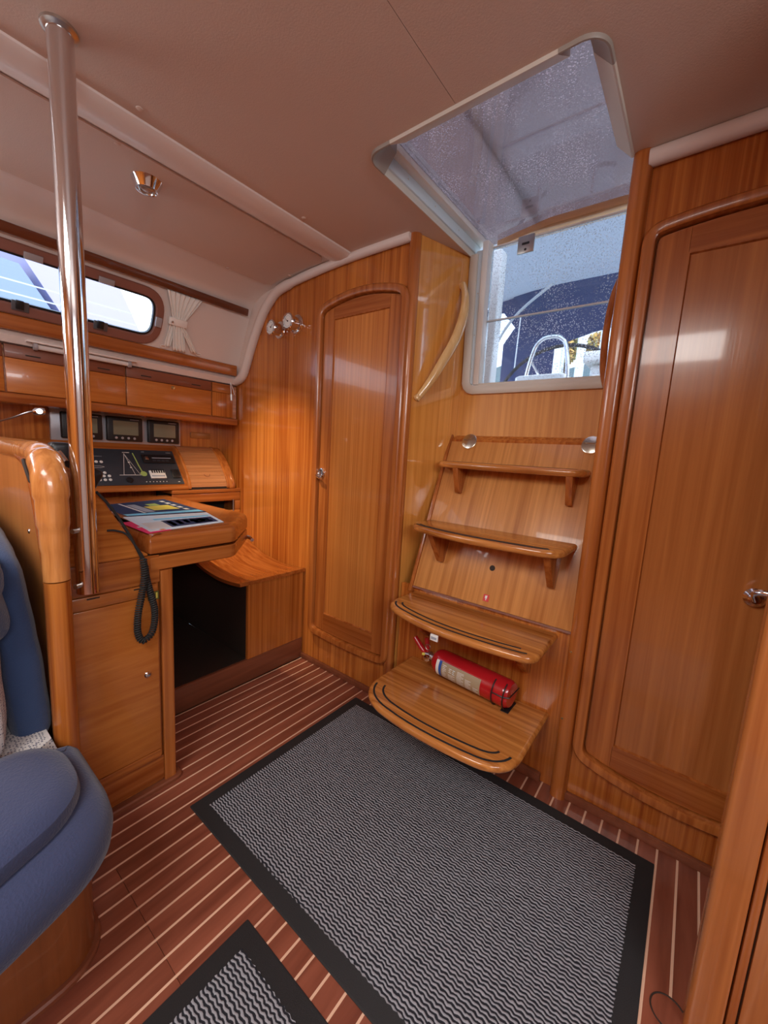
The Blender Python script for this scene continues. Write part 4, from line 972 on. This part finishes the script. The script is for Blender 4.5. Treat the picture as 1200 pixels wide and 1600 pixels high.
tube('lead', rubber, hb, spline([Q(.358, .988), Q(.387, .949), Q(.413, .903), Q(.436, .855), Q(.452, .815), Q(.462, .79)], 6), .0036, 8)
tube('lead', rubber, hb, spline([(-1.242, .380, .880), (-1.240, .40, .878), (-1.236, .425, .865), (-1.232, .445, .83), (-1.234, .466, .79), (-1.236, .472, .76)], 6), .003, 8)
cpth = spline([Q(.464, .79), Q(.466, .735), Q(.457, .679), Q(.446, .624), Q(.443, .575), Q(.450, .545), Q(.466, .536), Q(.484, .552), Q(.493, .59), Q(.493, .63), Q(.485, .67), Q(.474, .724), Q(.470, .765)], 10)
# helix around the path
L_ = [0.0]
for p, q in zip(cpth, cpth[1:]): L_.append(L_[-1] + (q - p).length)
hel = []; tot = L_[-1]; turns = tot / .0070; NN = int(turns * 10); j = 0
for i in range(NN + 1):
    s = tot * i / NN
    while j < len(L_) - 2 and L_[j + 1] < s: j += 1
    t = (s - L_[j]) / max(1e-9, L_[j + 1] - L_[j]); p = cpth[j].lerp(cpth[j + 1], t); tg = (cpth[j + 1] - cpth[j]).normalized()
    u = Vector((1, 0, 0)); v = tg.cross(u).normalized(); a_ = 2 * PI * turns * i / NN
    off_x = .0 if s > tot * .52 else .006
    hel.append(p + Vector((off_x, 0, 0)) * (1 if .5 else 0) + u * .0070 * math.cos(a_) + v * .0078 * math.sin(a_))
tube('coiled_cord', rubber, hb, hel, .0027, 6)

# ================================================================== SETTEE
se = thing('settee', 'navy upholstered settee on a curved teak base at the left', 'settee', (-1.3, -.2, 0))
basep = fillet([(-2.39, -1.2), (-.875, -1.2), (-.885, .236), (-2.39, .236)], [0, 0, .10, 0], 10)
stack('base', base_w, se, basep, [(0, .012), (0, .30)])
stack('foot_moulding', dark_w, se, fillet([(-2.39, -1.2), (-.862, -1.2), (-.872, .246), (-2.39, .246)], [0, 0, .11, 0], 10), [(0, 0), (0, .009), (.004, .013)])
outl = fillet([(-1.50, -1.15), (-.72, -1.15), (-.71, .02), (-.80, .262), (-1.115, .262), (-1.135, .205), (-1.50, .205)], [0, 0, .40, .20, .03, .02, .0], 12)
stack('lower_roll', navy, se, offs(ccw(outl), .0), [(.06, .285), (.022, .292), (.004, .315), (0, .345), (.006, .375), (.024, .395), (.05, .402)])
inl = fillet([(-1.13, -1.15), (-.755, -1.15), (-.755, .0), (-.86, .222), (-1.10, .218)], [0, 0, .35, .16, .11], 12)
stack('seat_cushion', navy, se, inl, [(.03, .385), (.010, .395), (.002, .412), (.006, .432), (.022, .446), (.05, .452)])
stack('seat_fabric', patt, se, [(-2.39, -1.15), (-1.15, -1.15), (-1.04, .0), (-1.06, .15), (-1.12, .222), (-2.39, .222)], [(.01, .36), (0, .38), (.01, .415), (.03, .42)])
navy2 = mat('blue_fabric', (.026, .058, .150), .85, sheen=.25, bump=(220, .25))
bc = tag(softbox('back_cushion', navy2, None, (-1.615, .173, .655), (.450, .038, .27), .034, rot=Matrix.Rotation(.08, 3, 'X'), n=26, amp=.006, fr=6,
     shape=lambda q: Vector((q.x, q.y, q.z - max(0, (q.x + .05)) ** 2 * .32 * (1 if q.z > 0 else 0)))), 'navy back cushion leaning on the teak partition, right-hand and slimmer one', 'cushion')
bc2 = tag(softbox('back_cushion', navy2, None, (-1.50, .090, .79), (.43, .060, .115), .055, rot=Matrix.Rotation(.04, 3, 'X'), n=26, amp=.022, fr=8,
     shape=lambda q: Vector((q.x, q.y, q.z))), 'plump creased navy cushion in front of the slimmer back cushion at the left edge', 'cushion')
pc = tag(softbox('patterned_cushion', patt, None, (-1.51, .088, .565), (.42, .050, .145), .04, n=14, amp=.006, fr=7), 'grey and white patterned cushion at the left edge, below the creased navy one', 'cushion')

# ================================================================== COCKPIT AND MARINA OUTSIDE
ck = thing('cockpit', 'white cockpit moulding seen through the washboards', 'cockpit', (-.6, 2.4, 1.0))
box('bulkhead_side', white, ck, -1.35, -.858, 1.90, 1.97, 1.2, 2.12, .012, 3)
box('bridge_deck', white, ck, -2.2, 1.2, 1.70, 2.3, 1.22, 1.36, .01)
box('seat', white, ck, -2.4, -1.35, 2.0, 4.6, .9, 1.50, .03); box('seat', white, ck, .1, 1.2, 2.0, 4.6, .9, 1.50, .03)
box('cockpit_sole', white, ck, -1.35, .1, 2.3, 4.6, .85, .92, .0)
box('aft_coaming', white, ck, -2.4, 1.2, 4.6, 5.0, .9, 1.75, .03)
bn = thing('steering_pedestal', 'white steering pedestal with stainless guard hoop in the cockpit', 'pedestal', (-.85, 2.9, .92))
tube('guard_hoop', chrome, bn, spline([(-1.075, 2.8, .92), (-1.02, 2.8, 1.60), (-.975, 2.8, 1.86), (-.93, 2.8, 1.935), (-.86, 2.8, 1.95), (-.80, 2.8, 1.93), (-.765, 2.8, 1.86), (-.735, 2.8, 1.60), (-.72, 2.8, .92)], 8), .013, 12)
stack('pedestal', white, bn, rrect(-1.02, -.78, 2.82, 2.98, .05, 4), [(0, .92), (.0, 1.5), (-.02, 1.62), (.02, 1.68)])
stack('console_top', white, bn, rrect(-1.08, -.74, 2.76, 3.02, .05, 4), [(0, 1.665), (0, 1.70), (.02, 1.712)])
tube('brace', chrome, bn, [(-.98, 2.8, 1.80), (-.93, 2.86, 1.70)], .008, 8)
wh = thing('helm', 'large thin-rimmed steering wheel behind the pedestal', 'wheel', (-.88, 3.15, 1.55))
tube('rim', rubber, wh, [(-.88 + .50 * math.cos(t), 3.15, 1.48 + .50 * math.sin(t)) for t in [k * PI / 24 for k in range(48)]], .013, 8, closed=True)
for k in range(5):
    a_ = k * 2 * PI / 5 + PI / 2; tube('spoke', chrome, wh, [(-.88, 3.13, 1.48), (-.88 + .49 * math.cos(a_), 3.15, 1.48 + .49 * math.sin(a_))], .007, 8)
lathe('hub', chrome, wh, [(.04, 0), (.04, .03), (.02, .05), (0, .05)], (-.88, 3.16, 1.48), (0, -1, 0), 20)
lk_ = thing('cockpit_locker', 'white moulded locker box on the starboard cockpit seat', 'locker', (-.55, 3.2, 1.5))
box('base', white, lk_, -.66, -.10, 3.0, 3.5, .92, 1.80, .03, 3); box('lid', white, lk_, -.70, -.06, 2.96, 3.54, 1.80, 1.88, .02, 3)
# sprayhood: canvas on hoops over the hatch
sh = thing('sprayhood', 'grey canvas sprayhood arching over the companionway', 'canopy', (-.57, 1.6, 2.2))
def hood(name, m, parent, ys, hts, x0, x1, zb, n=16):
    bm = bmesh.new(); g = []
    for y, h in zip(ys, hts):
        g.append([bm.verts.new(((x0 + x1) / 2 + (x1 - x0) / 2 * -math.cos(t) * (1 if abs(math.cos(t)) < 1 else 1), y, zb + (h - zb) * (math.sin(t) ** .35 if math.sin(t) > 0 else 0))) for t in [PI * k / n for k in range(n + 1)]])
    for a_, b_ in zip(g, g[1:]):
        for k in range(n): bm.faces.new((a_[k], a_[k + 1], b_[k + 1], b_[k]))
    return fin(bm, name, m, parent)
hood('cloth', canvas_g, sh, (.75, 1.05, 1.5, 2.1, 2.35), (2.30, 2.62, 2.82, 2.80, 2.62), -1.75, .62, 2.12)
for y, h in ((1.05, 2.60), (1.55, 2.80), (2.10, 2.78)):
    tube('hoop', alu, sh, [(-.565 - 1.17 * math.cos(t), y, 2.12 + (h - 2.12) * (max(0, math.sin(t)) ** .35)) for t in [PI * k / 20 for k in range(21)]], .011, 8)
tube('strut', white, sh, [(-.98, .8, 2.45), (-.80, 1.68, 2.72), (-.78, 2.2, 2.72)], .02, 8)
for x in (-.46, -.40): tube('control_line', black, sh, [(x, 1.9, 2.76), (x - .12, 2.10, 2.30)], .003, 6)
box('window_patch', mat('hood_window', (.55, .58, .66), .2), sh, -.55, -.35, 1.15, 1.45, 2.70, 2.704, 0)
tube('hood_boom', alu, sh, [(-.72, .9, 2.25), (-.70, 1.9, 2.64)], .016, 10)
bi = thing('bimini', 'blue and grey bimini canopy over the cockpit', 'canopy', (-.8, 3.6, 2.4))
bm = bmesh.new(); g = []
for y in (2.55, 3.2, 3.9, 4.6):
    g.append([bm.verts.new((-.8 + 1.75 * -math.cos(t), y, 2.72 + .28 * math.sin(t))) for t in [PI * k / 12 for k in range(13)]])
for a_, b_ in zip(g, g[1:]):
    for k in range(12): bm.faces.new((a_[k], a_[k + 1], b_[k + 1], b_[k]))
fin(bm, 'roof', canvas_r, bi)
prism('side_curtain', canvas_b, bi, [(-1.95, 1.752), (-1.38, 1.752), (-1.38, 3.0), (-2.6, 3.0), (-2.6, 2.85), (-1.98, 2.80), (-1.83, 2.62), (-1.95, 2.45)], 1, 4.58, 4.60)
prism('aft_valance', canvas_b, bi, [(-1.9, 2.98), (-1.42, 2.35), (-1.0, 2.46), (0, 2.60), (.9, 2.66), (.95, 2.72), (.2, 2.98)], 1, 4.55, 4.57)
for s in (-2.52, .92): tube('hoop', alu, bi, spline([(s, 4.6, 1.5), (s, 4.55, 2.4), (-.8 + (s + .8) * .8, 4.4, 2.86)], 6), .013, 8)
tube('hoop', alu, bi, spline([(-1.70, 3.6, 1.6), (-1.62, 3.55, 2.05), (-1.42, 3.5, 2.35), (-1.1, 3.45, 2.55)], 6), .012, 8)
tube('grab_strap', white_l, bi, [(-1.32, 3.4, 2.32), (-1.33, 3.4, 1.9)], .006, 6)

ws = tag(box('sea', mat('harbour_water', (.10, .16, .19), .12), None, -60, 60, -60, 90, -.9, -.8, 0), 'grey-green harbour water around the boat', 'water', kind='structure')
for i, (x, y, wd, h) in enumerate(((-3.08, 10.5, .30, 6.0), (-2.46, 10.2, .12, 6.4), (-2.12, 11, .22, 5.2))):
    m_ = thing('piling', ('broad white mooring post', 'slim white mooring post', 'white mooring post at the right')[i] + ' beyond the cockpit', 'post', (x, y, -.8))
    stack('post', white, m_, rrect(x - wd / 2, x + wd / 2, y - .2, y + .2, .05, 3), [(0, -.8), (0, h - .1), (.06, h)]); lathe('cap', alu, m_, [(wd * .4, 0), (wd * .4, .05), (0, .15)], (x, y, h), (0, 0, 1), 16)
def tree(lab, x, y, s):
    t = thing('tree', lab, 'tree', (x, y, -.5), 'autumn trees on the far quay')
    tube('trunk', barkm, t, [(x, y, -.5), (x + .1, y, 3), (x, y, 5.6)], [.25, .2, .1], 8)
    bm = bmesh.new()
    for k in range(500):
        a_ = random.random() * 2 * PI; ph = math.acos(2 * random.random() - 1); r_ = s * random.random() ** .33
        c_ = Vector((x + r_ * math.sin(ph) * math.cos(a_), y + r_ * math.sin(ph) * math.sin(a_), 5.9 + 1.3 * r_ * math.cos(ph)))
        u = Vector((random.uniform(-1, 1), random.uniform(-1, 1), random.uniform(-1, 1))).normalized() * .12; v = u.orthogonal().normalized() * .09
        bm.faces.new([bm.verts.new(c_ + q) for q in (u, v, -u, -v)])
    o = fin(bm, 'foliage', leafm, t, smooth=False); o['kind'] = 'stuff'
tree('orange autumn tree on the quay, left of the slim post', -4.9, 18, .5); tree('orange autumn tree on the quay, right of the slim post', -2.9, 22, 1.1); tree('orange autumn tree on the quay, rightmost', -3.85, 18.4, .42)
hill = bmesh.new(); gg = []
for k in range(61):
    x = -45 + 1.5 * k; h = 9.0 + 1.6 * noise.noise(Vector((x * .25, 0, 0))) + .8 * noise.noise(Vector((x * 1.1, 3, 0)))
    gg.append([hill.verts.new((x, 26 + 8 * t_, -.4 + h * math.sin(t_ * PI / 2) + .5 * noise.noise(Vector((x, t_ * 6, 5))))) for t_ in (0, .2, .4, .6, .8, 1)])
for a_, b_ in zip(gg, gg[1:]):
    for k in range(5): hill.faces.new((a_[k], a_[k + 1], b_[k + 1], b_[k]))
hm = fin(hill, 'wooded_hill', mat('hill_woods', (.09, .13, .13), .95, bump=(1.5, 1)), None, smooth=False); tag(hm, 'blue-grey wooded hillside beyond the marina', 'hill', kind='structure')
q_ = tag(box('quay', mat('quay_stone', (.45, .44, .42), .8, bump=(3, .3)), None, -40, 40, 16.5, 24, -.85, -.4, .02), 'pale stone quay across the water', 'quay', kind='structure')

# neighbour boat seen through the port light, and our own guard wires
nbo = thing('boat', 'neighbouring sailboat with lavender cover seen through the port light', 'boat', (-7, .6, -.8))
lav = mat('lavender_cover', (.50, .45, .60), .7); bluec = mat('blue_cover', (.27, .34, .58), .7)
prism('hull', white, nbo, [(-6, -.8), (9, -.8), (9.5, 1.8), (-6.5, 1.8)], 0, -8.2, -6.0)
prism('cabin_cover', lav, nbo, [(1.75, 2.2), (2.55, 2.2), (2.0, 3.4), (1.0, 3.4)], 0, -7.6, -6.2)
prism('sail_cover', bluec, nbo, [(-2.6, 1.8), (1.9, 1.8), (1.15, 2.95), (-2.8, 3.1)], 0, -7.4, -6.1)
tube('mast', alu, nbo, [(-7, 3.1, 1.8), (-7, 3.2, 11)], .08, 10)
gw = thing('guard_wires', 'twin guard wires along the port deck outside the port light', 'wire', (-2.9, .4, 1.7))
for z in (1.865, 1.93): tube('wire', satin, gw, [(-3.0, -2.5, z), (-3.0, 3.5, z)], .0045, 6)
for y in (-1.0, 2.55): tube('stanchion', alu, gw, [(-3.0, y, 1.35), (-3.0, y, 1.95)], .012, 8)
dk = tag(box('side_deck', white, None, -3.1, -2.45, -3, 5, 1.25, 1.36, .01), 'white side deck outboard of the port light', 'deck')
